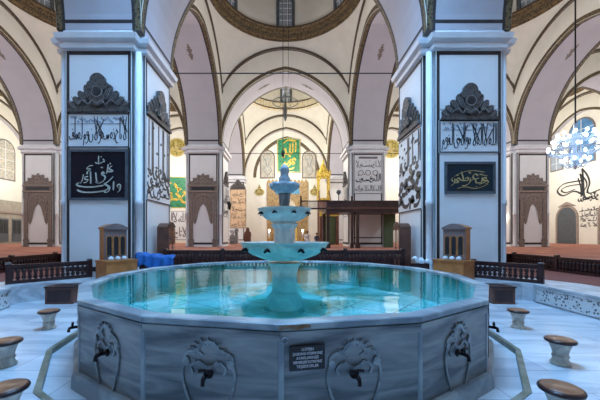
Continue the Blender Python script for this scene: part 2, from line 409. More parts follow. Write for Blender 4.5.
for z, q in ((15.04, 3.94), (15.74, 3.9)): mr.lathe([(q, z), (q-.03, z+.03), (q-.03, z+.10), (q, z+.12)], 'ring_line', 64, cap=False)
for c in kids(bays[(3, 0)]):
    if c.name.startswith('ring_moulding'): bpy.data.objects.remove(c)
mr.build('ring_moulding', bays[(3, 0)])
# clipped copies of the arch soffits
def soffit(h, flora):
    """Arch of half-span h along x, thickness along y from -HW to HW."""
    s = MB(); T = ts(h); T = [h*math.sin(-PI/2+PI*i/NT) for i in range(NT+1)]
    P = [(t, arch_z(t, h)) for t in T]
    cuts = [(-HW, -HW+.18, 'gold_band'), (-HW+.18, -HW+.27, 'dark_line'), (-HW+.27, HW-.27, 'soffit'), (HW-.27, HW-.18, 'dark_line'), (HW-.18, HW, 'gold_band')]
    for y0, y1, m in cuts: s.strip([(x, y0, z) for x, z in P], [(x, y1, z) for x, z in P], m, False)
    # line that closes the panel above the springing
    for sg in (-1, 1):
        q = [(sg*(h-.012), z) for z in (ZS+.20, ZS+.31)]
        s.add([(q[0][0], -HW+.2, q[0][1]), (q[0][0], HW-.2, q[0][1]), (q[1][0]-sg*.005, HW-.2, q[1][1]), (q[1][0]-sg*.005, -HW+.2, q[1][1])], [(0,1,2,3)], 'dark_line')
    return s
def flora_mb(h):
    s = MB()
    for sg in (-1, 1):
        for (tt, w) in ((.42, .08), (.39, .15), (.36, .1), (.33, .18), (.30, .10), (.27, .06)):
            t = sg*h*tt; z = arch_z(t, h)-.02; t2 = sg*h*(tt+.035); z2 = arch_z(t2, h)-.02
            s.add([(t, -w, z), (t, w, z), (t2, w*.6, z2), (t2, -w*.6, z2)], [(0,1,2,3)], 'stone_brown')
    return s
sx_ = soffit(HX, 1).build('ceiling', fix=False); tag(sx_, kind='structure'); flora_mb(HX).build('painted_ornament', sx_)
sy_ = soffit(HY, 1).build('ceiling', fix=False); tag(sy_, kind='structure'); flora_mb(HY).build('painted_ornament', sy_)
first = True
for r in range(0, 3):                                           # arches over each row line, spanning in x
    for c in range(-2, 3):
        L = (c*PITX, PY0+(r-1)*PITY+0, 0)
        if first: sx_.location = L; first = False
        else: copy_tree(sx_, None, L)
first = True
for c in (-1.5, -.5, .5, 1.5):
    for r in range(0, 4):
        L = (c*PITX, PY0-PITY/2+(r-1)*PITY, 0)
        if first: sy_.location = L; sy_.rotation_euler = (0, 0, PI/2); first = False
        else: copy_tree(sy_, None, L, PI/2)
# shallow soffits against the outer walls
YW, XW, YB = PY0-PITY/2+2*PITY+HY+.35, 2*PITX+HX+.35, PY0-PITY/2-PITY-HY-.35
def wall_soffit(h):
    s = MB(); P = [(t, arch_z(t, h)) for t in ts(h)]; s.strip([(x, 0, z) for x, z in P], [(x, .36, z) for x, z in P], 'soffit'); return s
ws = wall_soffit(HX).build('ceiling', fix=False); tag(ws, kind='structure'); wsy = wall_soffit(HY).build('ceiling', fix=False); tag(wsy, kind='structure')
for i, c in enumerate(range(-2, 3)):
    if i == 0: ws.location = (c*PITX, YW-.35, 0)
    else: copy_tree(ws, None, (c*PITX, YW-.35, 0))
    copy_tree(ws, None, (c*PITX, YB+.35, 0), PI)
for i, r in enumerate(range(0, 4)):
    y = PY0-PITY/2+(r-1)*PITY
    if i == 0: wsy.location = (XW-.35, y, 0); wsy.rotation_euler = (0, 0, -PI/2)
    else: copy_tree(wsy, None, (XW-.35, y, 0), -PI/2)
    copy_tree(wsy, None, (-XW+.35, y, 0), PI/2)

# ---- walls and floors
def struct(mb, name): return tag(mb.build(name), kind='structure')
w = MB(); w.box(-XW, XW, YW, YW+.4, -.2, 15.2, 'plaster'); struct(w, 'wall_back')
w = MB(); w.box(-XW, XW, YB-.4, YB, -.2, 15.2, 'plaster'); struct(w, 'wall_front')
w = MB(); w.box(-XW-.4, -XW, YB, YW, -.2, 15.2, 'plaster'); struct(w, 'wall_left')
w = MB(); w.box(XW, XW+.4, YB, YW, -.2, 15.2, 'plaster'); struct(w, 'wall_right')
PIT = [(6.65, -3.2), (6.65, 7.75), (6.35, 8.12), (5.2, 8.14), (4.2, 8.18), (3.6, 9.4)]
PITP = PIT+[(-x, y) for x, y in reversed(PIT)]
FC = (.05, 6.0); FR = 3.4
def ngon(r, n=16, c=FC, rot=0): return [(c[0]+r*math.sin(2*PI*k/n+rot), c[1]-r*math.cos(2*PI*k/n+rot)) for k in range(n)]
def tri_mesh(name, outer, inner, z, m):                         # flat floor with a hole
    bm = bmesh.new(); es = []
    for loop in (outer, inner):
        if not loop: continue
        vs = [bm.verts.new((x, y, z)) for x, y in loop]
        es += [bm.edges.new((vs[i], vs[(i+1) % len(vs)])) for i in range(len(vs))]
    bmesh.ops.triangle_fill(bm, use_beauty=True, use_dissolve=False, edges=es)
    for f in bm.faces:
        if f.normal.z < 0: f.normal_flip()
    me = bpy.data.meshes.new(name); bm.to_mesh(me); bm.free(); me.materials.append(M[m])
    o = bpy.data.objects.new(name, me); COL.objects.link(o); return tag(o, kind='structure')
KR = 3.82
tri_mesh('floor', PITP, ngon(KR), 0, 'marble_floor')
f = MB(); f.loft([[(x, y, -.1) for x, y in ngon(KR+.001)], [(x, y, -.07) for x, y in ngon(KR+.001)]], 'marble_floor'); struct(f, 'floor')
kb = MB(); a = ngon(KR-.07); b = ngon(KR)                        # kerb that edges the drain channel
n = 16
kb.add([(x, y, -.07) for x, y in a]+[(x, y, .012) for x, y in a]+[(x, y, .012) for x, y in b]+[(x, y, -.07) for x, y in b],
       [(q*n+i, q*n+(i+1) % n, (q+1)*n+(i+1) % n, (q+1)*n+i) for q in range(3) for i in range(n)], 'kerb_green')
struct(kb, 'trim_1')
SUR = [(9.7, -3.2), (9.7, 12.9), (-9.7, 12.9), (-9.7, -3.2)]
# surround: marble margin then carpet
def offs(P, d): 
    return [(x+math.copysign(d, x), y+(d if y > 0 else 0)) for x, y in P]
MARG = [(7.8, -3.2), (7.8, 8.0), (7.3, 9.1), (4.1, 9.3), (3.7, 10.2)]; MARG = MARG[:3]+[(5.6, 9.3)]+MARG[3:]; MARG = MARG+[(-x, y) for x, y in reversed(MARG)]
def poly_cut(outer_pts, inner_pts, z, m, name='floor'):
    return tri_mesh(name, outer_pts, inner_pts, z, m)
# the margin is an open band (the pit and the surround both end at the front wall line)
mb = MB(); mb.strip([(x, y, .45) for x, y in PITP], [(x, y, .45) for x, y in MARG], 'marble_white'); struct(mb, 'floor')
full = SUR[:2]+SUR[2:]
op = [(9.7, -3.2), (9.7, 12.9), (-9.7, 12.9), (-9.7, -3.2)]+list(reversed(MARG))
tri_mesh('floor', op, None, .45, 'carpet_dark')
mb = MB(); mb.strip([(x, y, -.05) for x, y in PITP], [(x, y, .45) for x, y in PITP], 'marble_white'); struct(mb, 'wall_inner')
tri_mesh('floor', [(-XW, YB), (XW, YB), (XW, YW), (-XW, YW)], list(reversed([(9.7, -3.2), (9.7, 12.9), (-9.7, 12.9), (-9.7, -3.2)])), FL, 'carpet')
mb = MB(); q = [(9.7, -3.2), (9.7, 12.9), (-9.7, 12.9), (-9.7, -3.2), (9.7, -3.2)]
mb.strip([(x, y, -.05) for x, y in q], [(x, y, FL) for x, y in q], 'wood_dark'); struct(mb, 'wall_inner')

# ---- piers
def plan(a, n, d=0):                                            # notched square outline
    b = a+d; i = a-n+d
    return [(-b, -i), (-i, -i), (-i, -b), (i, -b), (i, -i), (b, -i), (b, i), (i, i), (i, b), (-i, b), (-i, i), (-b, i)]
NO = .28
def pier(base_z):
    root = empty('pillar')
    s = MB(); P = plan(HW, NO); s.loft([[(x, y, base_z) for x, y in P], [(x, y, ZC0+.05) for x, y in P]], 'pillar')
    s.build('shaft', root)
    c = MB(); prof = [(ZC0, .02), (ZC0+.03, .10), (ZC0+.14, .12), (ZC0+.17, .06), (ZC0+.22, .06), (ZC0+.27, .20), (ZC0+.42, .23), (ZC0+.46, .17), (ZC0+.50, .06), (ZS-.04, .03), (ZS-.002, -.01)]
    c.loft([[(x, y, z) for x, y in plan(HW, NO, d)] for z, d in prof], 'cornice'); c.build('cornice', root)
    # dark painted line that frames every face
    l = MB(); i = HW-NO
    for k in range(4):
        a = k*PI/2; R = lambda x, y: (x*math.cos(a)-y*math.sin(a), x*math.sin(a)+y*math.cos(a))
        def quad(x0, x1, z0, z1, y=-HW-.006):
            l.add([(*R(x0, y), z0), (*R(x1, y), z0), (*R(x1, y), z1), (*R(x0, y), z1)], [(0,1,2,3)], 'dark_line')
        quad(-i+.03, -i+.12, base_z+.3, ZC0-.02); quad(i-.12, i-.03, base_z+.3, ZC0-.02); quad(-i+.03, i-.03, ZC0-.14, ZC0-.02)
        quad(-i+.0, i, base_z+.16, base_z+.30)
        # dark lines inside the notch
        for sx in (1,):
            l.add([(*R(HW-.06, -i-.005), base_z+.2), (*R(HW-.01, -i-.005), base_z+.2), (*R(HW-.01, -i-.005), ZC0), (*R(HW-.06, -i-.005), ZC0)], [(0,1,2,3)], 'dark_line')
            l.add([(*R(i+.005, -HW+.01), base_z+.2), (*R(i+.005, -HW+.10), base_z+.2), (*R(i+.005, -HW+.10), ZC0), (*R(i+.005, -HW+.01), ZC0)], [(0,1,2,3)], 'dark_line')
    l.build('painted_border', root)
    for sx in (-1, 1):
        for sy in (-1, 1):
            k = MB(); cx, cy = sx*(i+.13), sy*(i+.13)
            k.lathe([(.12, base_z), (.12, base_z+.1), (.095, base_z+.14), (.095, base_z+2.2), (.115, base_z+2.22), (.115, base_z+2.36), (.095, base_z+2.38), (.095, ZC0+.02)], 'cornice', 12, cx, cy)
            k.build('corner_column', root)
    return root
pl = pier(.45); pillars = {}
pl_far = pier(FL)
for r in (0, 1, 2):
    for c in (-1.5, -.5, .5, 1.5):
        near = (r in (0, 1) and abs(c) == .5)
        src = pl if near else pl_far
        L = (c*PITX, PY0+(r-1)*PITY, 0)
        used = src.get('used')
        if not used: src['used'] = 1; src.location = L; pillars[(r, c)] = src
        else: pillars[(r, c)] = copy_tree(src, None, L)
for p in pillars.values():
    if 'used' in p: del p['used']
LBL = {(1, -.5): 'massive bluish white square pillar behind the fountain, with a tall black-and-gold plaque',
       (1, .5): 'massive bluish white square pillar behind the fountain, with a low teal-and-gold plaque',
       (2, -.5): 'white square pillar in the second row with a brown curtained niche and black lantern',
       (2, .5): 'white square pillar in the second row, rising behind the wooden raised platform',
       (2, -1.5): 'outer white pillar with a brown painted niche, beyond the black-and-gold plaque pillar',
       (2, 1.5): 'outer white pillar with a brown painted niche, beside the lit crystal chandelier'}
for k, p in pillars.items():
    tag(p, LBL.get(k, 'plain white square pillar beyond the picture edge, one of those framing the outer bays'), 'pillar', None if k in LBL else 'square pillars beyond the picture edge', 'thing')
# drop the piers the photo shows nothing of except their shaft (kept as one plain thing each)
# engaged piers on the outer walls
def engaged(w, d):
    s = MB(); s.box(-w, w, -d, 0, FL, ZC0+.02, 'pillar')
    for z0, z1, o in ((ZC0, ZC0+.15, .1), (ZC0+.15, ZC0+.25, .04), (ZC0+.25, ZC0+.45, .18), (ZC0+.45, ZS, .02)): s.box(-w-o, w+o, -d-o, 0, z0, z1, 'cornice')
    for x in (-w+.06, w-.14): s.box(x, x+.08, -d-.01, -d, FL+.3, ZC0-.02, 'dark_line')
    s.box(-w+.06, w-.06, -d-.01, -d, ZC0-.12, ZC0-.04, 'dark_line'); s.box(-w+.06, w-.06, -d-.01, -d, FL+.3, FL+.38, 'dark_line')
    return s
e0 = struct(engaged(HW, .86), 'wall_pier'); fst = True
for c in (-1.5, -.5, .5, 1.5):
    if fst: e0.location = (c*PITX, YW, 0); fst = False
    else: copy_tree(e0, None, (c*PITX, YW, 0))
    copy_tree(e0, None, (c*PITX, YB, 0), PI)
for r in (0, 1, 2):
    y = PY0+(r-1)*PITY
    copy_tree(e0, None, (XW, y, 0), -PI/2); copy_tree(e0, None, (-XW, y, 0), PI/2)
# solid tops over the pillars between the arches
tp = MB(); tp.box(-HW, HW, -HW, HW, ZS-.02, 14.98, 'plaster')

# ------------------------------------------------------------------ painted decoration on the piers (children of their pillar)
def pediment(w, h, style=0):
    """Baroque leaf crest: w wide, h tall, base at z=0, lies on y=0 and rises towards -y."""
    s = MB(); t = .05; t0 = .045
    s.poly([(-w/2, 0), (w/2, 0), (w/2-.05, .09*h), (-w/2+.05, .09*h)], -t*1.6, 0, 'ornament')
    s.poly([(-w/2+.06, .09*h), (w/2-.06, .09*h), (w/2-.06, .15*h), (-w/2+.06, .15*h)], -t, 0, 'ornament')
    s.poly([(-w*.44, .13*h), (w*.44, .13*h), (w*.40, .30*h), (w*.30, .45*h), (w*.20, .60*h), (w*.09, .78*h), (-w*.09, .78*h), (-w*.20, .60*h), (-w*.30, .45*h), (-w*.40, .30*h)], -.03, 0, 'ornament')
    for sg in (-1, 1):
        for i, (cx, cz, rx, rz_, ang) in enumerate([(.42, .20, .085, .11, 20), (.345, .30, .09, .15, 35), (.25, .40, .095, .20, 50), (.16, .52, .09, .22, 65)]):
            A = math.radians(ang); q = []
            for k in range(14):
                tt = 2*PI*k/14; u, v = math.cos(tt)*rz_*h, math.sin(tt)*rx*w*.62
                q.append((sg*(cx*w+u*math.cos(A)*.8-v*math.sin(A)), cz*h+u*math.sin(A)+v*math.cos(A)))
            s.poly(q, -t0-.014*i, 0, 'ornament')
            for o in (-.03, .0, .03):
                s.ribbon(smooth_path([(sg*(cx*w-.07*w*math.cos(A)+o*math.sin(A)*w), cz*h-.10*h-o*h), (sg*(cx*w+o*math.sin(A)*w), cz*h-o*h*.8), (sg*(cx*w+.06*w*math.cos(A)+o*w), cz*h+.11*h-o*h*.3)]), .014, -t0-.014*i-.003, 'ornament_light')
    for (cx, cz, r) in ((0, .82, .155), (-.10, .70, .09), (.10, .70, .09), (0, .55, .13), (0, .34, .15)):
        s.poly(darc(cx*w, cz*h, r*w*.78, 0, 2*PI, 14)[:-1], -t-.07-.01*cz, 0, 'ornament')
    s.ribbon(darc(0, .52*h, .085*w, 0, 2*PI, 14), .022, -t-.08, 'ornament_light')
    s.poly(darc(0, .52*h, .05*w, 0, 2*PI, 10)[:-1], -t-.09, -t-.07, 'ink')
    for sg in (-1, 1):
        s.ribbon(smooth_path([(0, .2*h), (sg*.08*w, .28*h), (sg*.14*w, .18*h), (sg*.22*w, .3*h), (sg*.30*w, .2*h)]), .028, -t-.07, 'ornament_light')
    return s
def framed(w, h, bg, line, lw=.035):
    s = MB(); s.box(-w/2, w/2, -.02, 0, 0, h, bg)
    for x in (-w/2+.01, w/2-.01-lw): s.box(x, x+lw, -.026, -.02, 0, h, line)
    for z in (0, h-lw): s.box(-w/2+.01, w/2-.01, -.026, -.02, z, z+lw, line)
    return s
TF = ['lamalif', 'gap', 'tooth', 'alif', 'gap', 'ha', 'dal', 'he', 'gap', 'sin', 'he', 'waw', 'lamalif', 'gap', 'nun', 'waw', 'mim', 'gap', 'lam', 'he', 'mimstart', 'alif', 'fa']
TH = ['alif', 'lam', 'lam', 'he', 'gap', 'lamalif', 'alif', 'lam', 'he', 'lamalif', 'gap', 'he', 'waw', 'alif', 'lam', 'hamid', 'ya', 'alif', 'lam', 'qaf', 'waw', 'mim']
def verse(parent, x, zc0, w, h, seq, y, diag, rz=0, loc=None):
    p = framed(w, h, 'panel_white', 'ink_grey' if 0 else 'ink').build('inscription_panel', parent, (x, y, zc0), rz, 'white panel with black writing')
    l = MB(); random.seed(len(seq))
    script(l, seq, -w/2+.08, w/2-.08, .04, h*.90, -.021, 'ink', H=66, nibw=6.5, descend=22, marks=0)
    for q in diag: l.ribbon(smooth_path([(-w/2+a*w, b*h) for a, b in q]), .03, -.03, 'ink', nib=math.radians(20))
    l.build('lettering', p)
    l = MB(); l.ribbon([(-w/2+.12, h*.70), (w/2-.12, h*.70)], .014, -.021, 'ink_light')
    for i in range(26):
        a = -w/2+.14+(w-.28)*i/25; b = h*(.72+.16*random.random())
        l.ribbon(smooth_path([(a-.03, b), (a, b+.05), (a+.02, b-.02), (a+.04, b+.04)]), .015, -.021, 'ink_light')
    l.build('small_lettering', p, label='pale blue band of small writing')
A_, B_ = pillars[(1, -.5)], pillars[(1, .5)]
FY = -HW-.008
pediment(1.92, 1.14).build('painted_pediment', A_, (.02, FY, 5.50), 0, 'grey leafy crest')
verse(A_, .0, 4.42, 1.92, 1.05, TF, FY, [[(.47, .80), (.60, .30)], [(.60, .82), (.48, .38)], [(.86, .88), (.97, .45)]])
pediment(1.80, 1.08).build('painted_pediment', B_, (.0, FY, 5.26), 0, 'grey leafy crest')
verse(B_, .0, 4.26, 1.86, 1.0, TH, FY, [[(.30, .85), (.42, .35)], [(.47, .85), (.36, .36)], [(.56, .86), (.66, .36)], [(.71, .86), (.58, .36)], [(.92, .85), (.78, .34)]])
# inner side faces: tall inscription
def tall_verse(parent, sgn, z0, z1, w, seq, rz, rows, marks):
    x = sgn*(HW+.008)
    p = empty('inscription_panel'); bpy.data.objects.remove(p)
    p = MB(); p.box(-w/2, w/2, -.012, 0, 0, z1-z0, 'pillar')
    for q in (0, z1-z0-.05): p.box(-w/2, w/2, -.018, -.012, q, q+.045, 'ink')
    p = p.build('inscription_panel', parent, (x, 0, z0), rz, 'tall inscription with black writing')
    l = MB(); random.seed(3)
    for (a, b, c, d, H, s_, nb) in rows: script(l, s_, -w/2+a*w, -w/2+b*w, c*(z1-z0), d*(z1-z0), -.013, 'ink', H=H, nibw=nb, marks=marks)
    l.build('lettering', p)
S1 = ['alif', 'lam', 'lam', 'hemid', 'alif', 'lam', 'ha', 'lam', 'ya']; S2 = ['ha', 'kaf', 'waw', 'he', 'sin', 'ya']; S3 = ['kaf', 'sin', 'waw', 'nun', 'ha', 'mim']
tall_verse(A_, 1, 2.85, 5.60, 1.96, S1, PI/2, [(.05, .97, .25, .97, 170, S1+['alif', 'lam', 'tooth', 'alif'], 9), (.03, .97, .12, .48, 70, S2, 6), (.0, .97, .02, .30, 60, S3, 6)], 6)
pediment(2.0, 1.12).build('painted_pediment', A_, (HW+.008, 0, 5.61), PI/2, 'grey leafy crest')
tall_verse(B_, -1, 2.55, 5.25, 1.96, S1, -PI/2, [(.05, .5, .50, .97, 90, ['alif', 'lam', 'ya', 'waw'], 8), (.55, .97, .50, .97, 90, ['alif', 'lam', 'he', 'lam'], 8), (.05, .97, .20, .62, 60, ['ha', 'kaf', 'waw', 'he'], 12), (.0, .97, .03, .38, 60, ['waw', 'mim', 'nun', 'qaf'], 12)], 6)
pediment(1.9, 1.25).build('painted_pediment', B_, (-HW-.008, .05, 5.32), -PI/2, 'grey leafy crest')

def niche(parent, y=FY, x=0, z0=FL, w=2.0, h=4.65):
    """Brown painted niche: two columns, arch with a drawn curtain, dark band, leafy crest."""
    n = empty('painted_niche'); n.parent = parent; n.location = (x, y, z0); n['label'] = 'brown carved niche with a drawn curtain'
    H = h*.74
    for sg in (-1, 1):
        c = MB(); xx = sg*(w/2-.17)
        c.poly([(xx-.17, .0), (xx+.17, 0), (xx+.17, .35), (xx+.20, .38), (xx+.20, .50), (xx+.13, .55), (xx+.13, H-.5), (xx+.18, H-.42), (xx+.18, H), (xx-.18, H), (xx-.18, H-.42), (xx-.13, H-.5), (xx-.13, .55), (xx-.20, .50), (xx-.20, .38), (xx-.17, .35)], -.05, 0, 'stone_brown')
        for q in (-.05, .05): c.box(xx+q-.015, xx+q+.015, -.06, -.05, .6, H-.55, 'stone_brown_light')
        c.build('column', n)
    a = MB(); iw = w/2-.34
    pts = [(-iw-.02, H), (iw+.02, H)]; arc = darc(0, H-.75, iw, 0, PI, 16)
    a.poly([(iw, 1.7), (iw, H), (-iw, H), (-iw, 1.7), (-iw+.10, 1.55), (-iw+.2, 1.75), (-.33, 2.35), (-.20, 2.75), (0, 3.0), (.20, 2.75), (.33, 2.35), (iw-.2, 1.75), (iw-.10, 1.55)], -.03, 0, 'stone_brown')
    a.build('curtain', n)
    a = MB()
    a.ribbon(darc(0, H-.75, iw-.02, .1, PI-.1, 18), .05, -.031, 'stone_brown_light')
    for sg in (-1, 1):
        for q in range(3): a.ribbon(smooth_path([(sg*(.08+.12*q), 3.25), (sg*(.22+.13*q), 2.75), (sg*(iw-.22+.05*q), 2.0)]), .035, -.031, 'stone_brown_light')
    a.ribbon(darc(0, 3.25, .16, 0, 2*PI, 12), .05, -.036, 'stone_brown_light')
    a.build('curtain_folds', n)
    e = MB(); e.box(-w/2-.04, w/2+.04, -.09, 0, H, H+.10, 'stone_brown_light'); e.box(-w/2, w/2, -.06, 0, H+.1, H+.42, 'stone_brown')
    e.box(-w/2+.2, w/2-.2, -.07, -.06, H+.14, H+.36, 'ink'); e.box(-w/2-.06, w/2+.06, -.10, 0, H+.42, H+.50, 'stone_brown_light'); e.build('entablature', n)
    p = MB(); b = H+.5; t = h-b
    for sg in (-1, 1):
        p.poly([(0, b), (sg*w*.48, b), (sg*w*.50, b+.12*t), (sg*w*.46, b+.34*t), (sg*w*.36, b+.30*t), (sg*w*.34, b+.62*t), (sg*w*.22, b+.56*t), (sg*w*.20, b+.88*t), (sg*w*.07, b+.80*t), (0, b+t)], -.05, 0, 'stone_brown')
        p.ribbon(smooth_path([(sg*.1, b+.1), (sg*.3, b+.35*t), (sg*.55, b+.2*t), (sg*.8, b+.12)]), .05, -.051, 'stone_brown_light')
    p.ribbon(darc(0, b+.45*t, .14, 0, 2*PI, 12), .05, -.06, 'stone_brown_light'); p.build('crest', n)
    return n
niche(pillars[(2, -.5)], w=2.0, h=5.1)
niche(pillars[(2, -1.5)], w=2.0, h=5.1); niche(pillars[(2, 1.5)], w=1.9, h=5.1)
# inscription on the second-row pillar above the platform
C_ = pillars[(2, .5)]
p = framed(1.96, 2.7, 'panel_white', 'ink_grey').build('inscription_panel', C_, (0, FY, 4.62), 0, 'grey inscription panel')
l = MB(); random.seed(5)
l.box(-.65, .65, -.03, -.02, 2.42, 2.56, 'ink_grey')
script(l, TF[:14], -.9, .9, 1.75, 2.3, -.021, 'ink_grey', nibw=7, marks=6)
for x in (-.5, 0, .5): l.ribbon(darc(x, 1.45, .17, 0, 2*PI, 14), .04, -.021, 'ink_grey')
script(l, ['alif', 'lam', 'lam', 'he', 'ha', 'sin', 'waw', 'nun'], -.85, .85, .75, 1.4, -.021, 'ink', nibw=9, marks=4)
script(l, TH[:16], -.9, .9, .1, .6, -.021, 'ink_grey', nibw=7, marks=5)
l.build('lettering', p)
b = MB(); b.box(-1.0, 1.0, -.012, 0, 1.55, 1.62, 'dark_line'); b.build('painted_border', C_, (0, FY, 0))
# inner side of the second-row pillar: narrow inscription and crest
for P_, sg, rz in ((pillars[(2, -.5)], 1, PI/2), (C_, -1, -PI/2), (pillars[(2, -1.5)], 1, PI/2)):
    pediment(1.7, 1.0).build('painted_pediment', P_, (sg*(HW+.008), 0, 5.4), rz)
    q = framed(1.8, 2.2, 'panel_white', 'ink_grey').build('inscription_panel', P_, (sg*(HW+.008), 0, 3.1), rz)
    l = MB(); script(l, S1, -.8, .8, .9, 2.1, -.021, 'ink', H=120, nibw=9); script(l, S2, -.8, .8, .1, .9, -.021, 'ink', nibw=9); l.build('lettering', q)
# side panels beside the niches on the far outer pillar strip
# ------------------------------------------------------------------ the fountain
fo = empty('fountain', (FC[0], FC[1], 0))
tag(fo, 'large sixteen-sided grey marble fountain pool with blue water and three bowls', 'fountain')
N16 = 16; AP = FR*math.cos(PI/N16); EL = 2*FR*math.sin(PI/N16)
def ng(r, z, n=16): return [(r*math.sin(2*PI*k/n), -r*math.cos(2*PI*k/n), z) for k in range(n)]
m = MB(); m.loft([ng(FR+.08, -.07), ng(FR+.075, .06), ng(FR+.055, .10), ng(FR-.03, .11)], 'marble_rim', cap0=False, cap1=False); m.build('plinth', fo)
# basin wall core, inner face and floor
m = MB()
m.loft([ng(3.27, .9), ng(3.27, .30)], 'pool_floor', False, False); m.loft([ng(3.27, .30), ng(3.27, .29)], 'pool_floor', False, True); m.build('basin', fo)
m = MB(); m.loft([ng(3.25, .88), ng(3.25, .94), ng(3.265, .955), ng(FR+.005, .955), ng(FR+.018, .945), ng(FR+.018, .90), ng(FR-.0, .885)], 'marble_rim', False, False); m.build('rim', fo)
# one side: plain slab recessed in a raised border, carved relief, tap
def on_side(s, pts, w, dep=.006, th=.014, m='relief'):
    s.ribbon(smooth_path(pts), w, -dep, m, th=th)
root_side = None
for k in range(N16):
    a = 2*PI*(k+.5)/N16
    if k == 0:
        s = MB(); s.box(-EL/2+.005, EL/2-.005, 0, .06, .10, .88, 'marble_wall')
        # raised margins
        for x0, x1, z0, z1 in ((-EL/2+.004, EL/2-.004, .80, .88),): s.box(x0, x1, -.012, 0, z0, z1, 'marble_wall')
        side = s.build('side_panel', fo, (AP*math.sin(a), -AP*math.cos(a), 0), a)
        r = MB()
        # radiating shell on top
        for i in range(9):
            t = math.radians(180*i/8); cx, cz = 0, .66
            r.poly([(cx+.09*math.cos(t-.16), cz+.07*math.sin(t-.16)), (cx+.17*math.cos(t), cz+.135*math.sin(t)), (cx+.09*math.cos(t+.16), cz+.07*math.sin(t+.16))], -.022, 0, 'relief')
        on_side(r, darc(0, .66, .095, 0, PI, 10), .03)
        for sg in (-1, 1):
            on_side(r, [(sg*.05, .64), (sg*.12, .68), (sg*.20, .64), (sg*.17, .58), (sg*.22, .56)], .028, th=.012)
            on_side(r, [(sg*.20, .60), (sg*.225, .50), (sg*.205, .38), (sg*.15, .24), (sg*.12, .15)], .020, th=.012)
            on_side(r, [(sg*.10, .60), (sg*.15, .55), (sg*.13, .50)], .02, th=.012)
            r.poly(darc(sg*.19, .60, .03, 0, 2*PI, 8)[:-1], -.025, 0, 'relief')
        on_side(r, [(-.09, .60), (0, .55), (.09, .60)], .03)
        r.v = [(x*1.12, y, (z-.5)*1.12+.47) for x, y, z in r.v]; r.build('carved_relief', side)
        f = MB(); z = .47
        f.lathe([(.045, 0), (.045, .012), (.02, .02), (.02, .05)], 'bronze', 12)
        f.v = [(x, -zz, y+z) for x, y, zz in f.v]
        f.tube([(0, -.03, z), (0, -.09, z), (0, -.11, z-.008), (.0, -.118, z-.03), (0, -.12, z-.055)], .017, 'bronze', 8, rs=[.018, .022, .02, .017, .02])
        f.tube([(0, -.075, z), (0, -.075, z+.055)], .010, 'bronze', 6)
        f.tube([(-.055, -.075, z+.05), (0, -.075, z+.062), (.055, -.075, z+.05)], .011, 'bronze', 6, rs=[.018, .011, .018])
        f.build('tap', side)
        root_side = side
    else: copy_tree(root_side, fo, (AP*math.sin(a), -AP*math.cos(a), 0), a)
for k in range(N16):
    a = 2*PI*k/N16
    if k == 0:
        s = MB(); s.add([], [], 'marble_rim'); s.lathe([(.040, .09), (.040, .88)], 'marble_rim', 6, smooth=False)
        post = s.build('corner_strip', fo, (FR*math.sin(a)*.992, -FR*math.cos(a)*.992, 0), a)
    else: copy_tree(post, fo, (FR*math.sin(a)*.992, -FR*math.cos(a)*.992, 0), a)
s = MB(); s.add([(x, y, z) for x, y, z in ng(3.262, .925)], [tuple(range(16))], 'water'); s.build('water', fo)
# rust and grime at the front corner
s = MB(); a = 2*PI*.5/16
s.ribbon(smooth_path([(-.02, 0), (.05, .012), (.14, .0), (.20, .010), (.26, .004)]), .035, 0, 'rust', th=.004)
s.build('rust_stain', fo, (.0, -FR-.021, .915), a, 'rusty orange stain under the rim')
# sign on the front side to the right of the corner
import math as _m
def text_mesh(body, size, m, align='CENTER', name='lettering', sx=1):
    c = bpy.data.curves.new('t', 'FONT'); c.body = body; c.size = size; c.align_x = align; c.extrude = .002; c.resolution_u = 2
    o = bpy.data.objects.new('t', c); COL.objects.link(o); dg = bpy.context.evaluated_depsgraph_get()
    me = bpy.data.meshes.new_from_object(o.evaluated_get(dg)); bpy.data.objects.remove(o); bpy.data.curves.remove(c)
    me.name = name
    for v in me.vertices: x, y, z = v.co; v.co = (x*sx, -z, y)
    me.materials.clear(); me.materials.append(M[m])
    q = bpy.data.objects.new(name, me); COL.objects.link(q); return q
sg = MB(); sg.box(-.155, .155, -.016, 0, -.105, .105, 'red_sign')
sign = sg.build('sign_plate', fo, (AP*math.sin(a)-(.435)*math.cos(a), -AP*math.cos(a)-(.435)*math.sin(a)-.013, .655), a, 'small dark sign with white writing')
for i, (t, wd) in enumerate((('LÜTFEN', 0), ('ŞADIRVANA OTURMAYINIZ', 0), ('AYAKLARINIZI', 0), ('MERMERLERE KOYMAYINIZ', 0), ('TEŞEKKÜRLER', 0))):
    o = text_mesh(t, .034, 'sign_text', sx=.62 if len(t) > 15 else .9); o.parent = sign; o.location = (0, -.018, .063-i*.036)
# small plug in the corner and the water stain beneath it
s = MB(); s.lathe([(.03, 0), (.03, .01), (.018, .016), (.018, .004)], 'marble_rim', 12); s.v = [(x, -z, y) for x, y, z in s.v]; s.build('plug', fo, (.03, -FR-.03, .82), a)
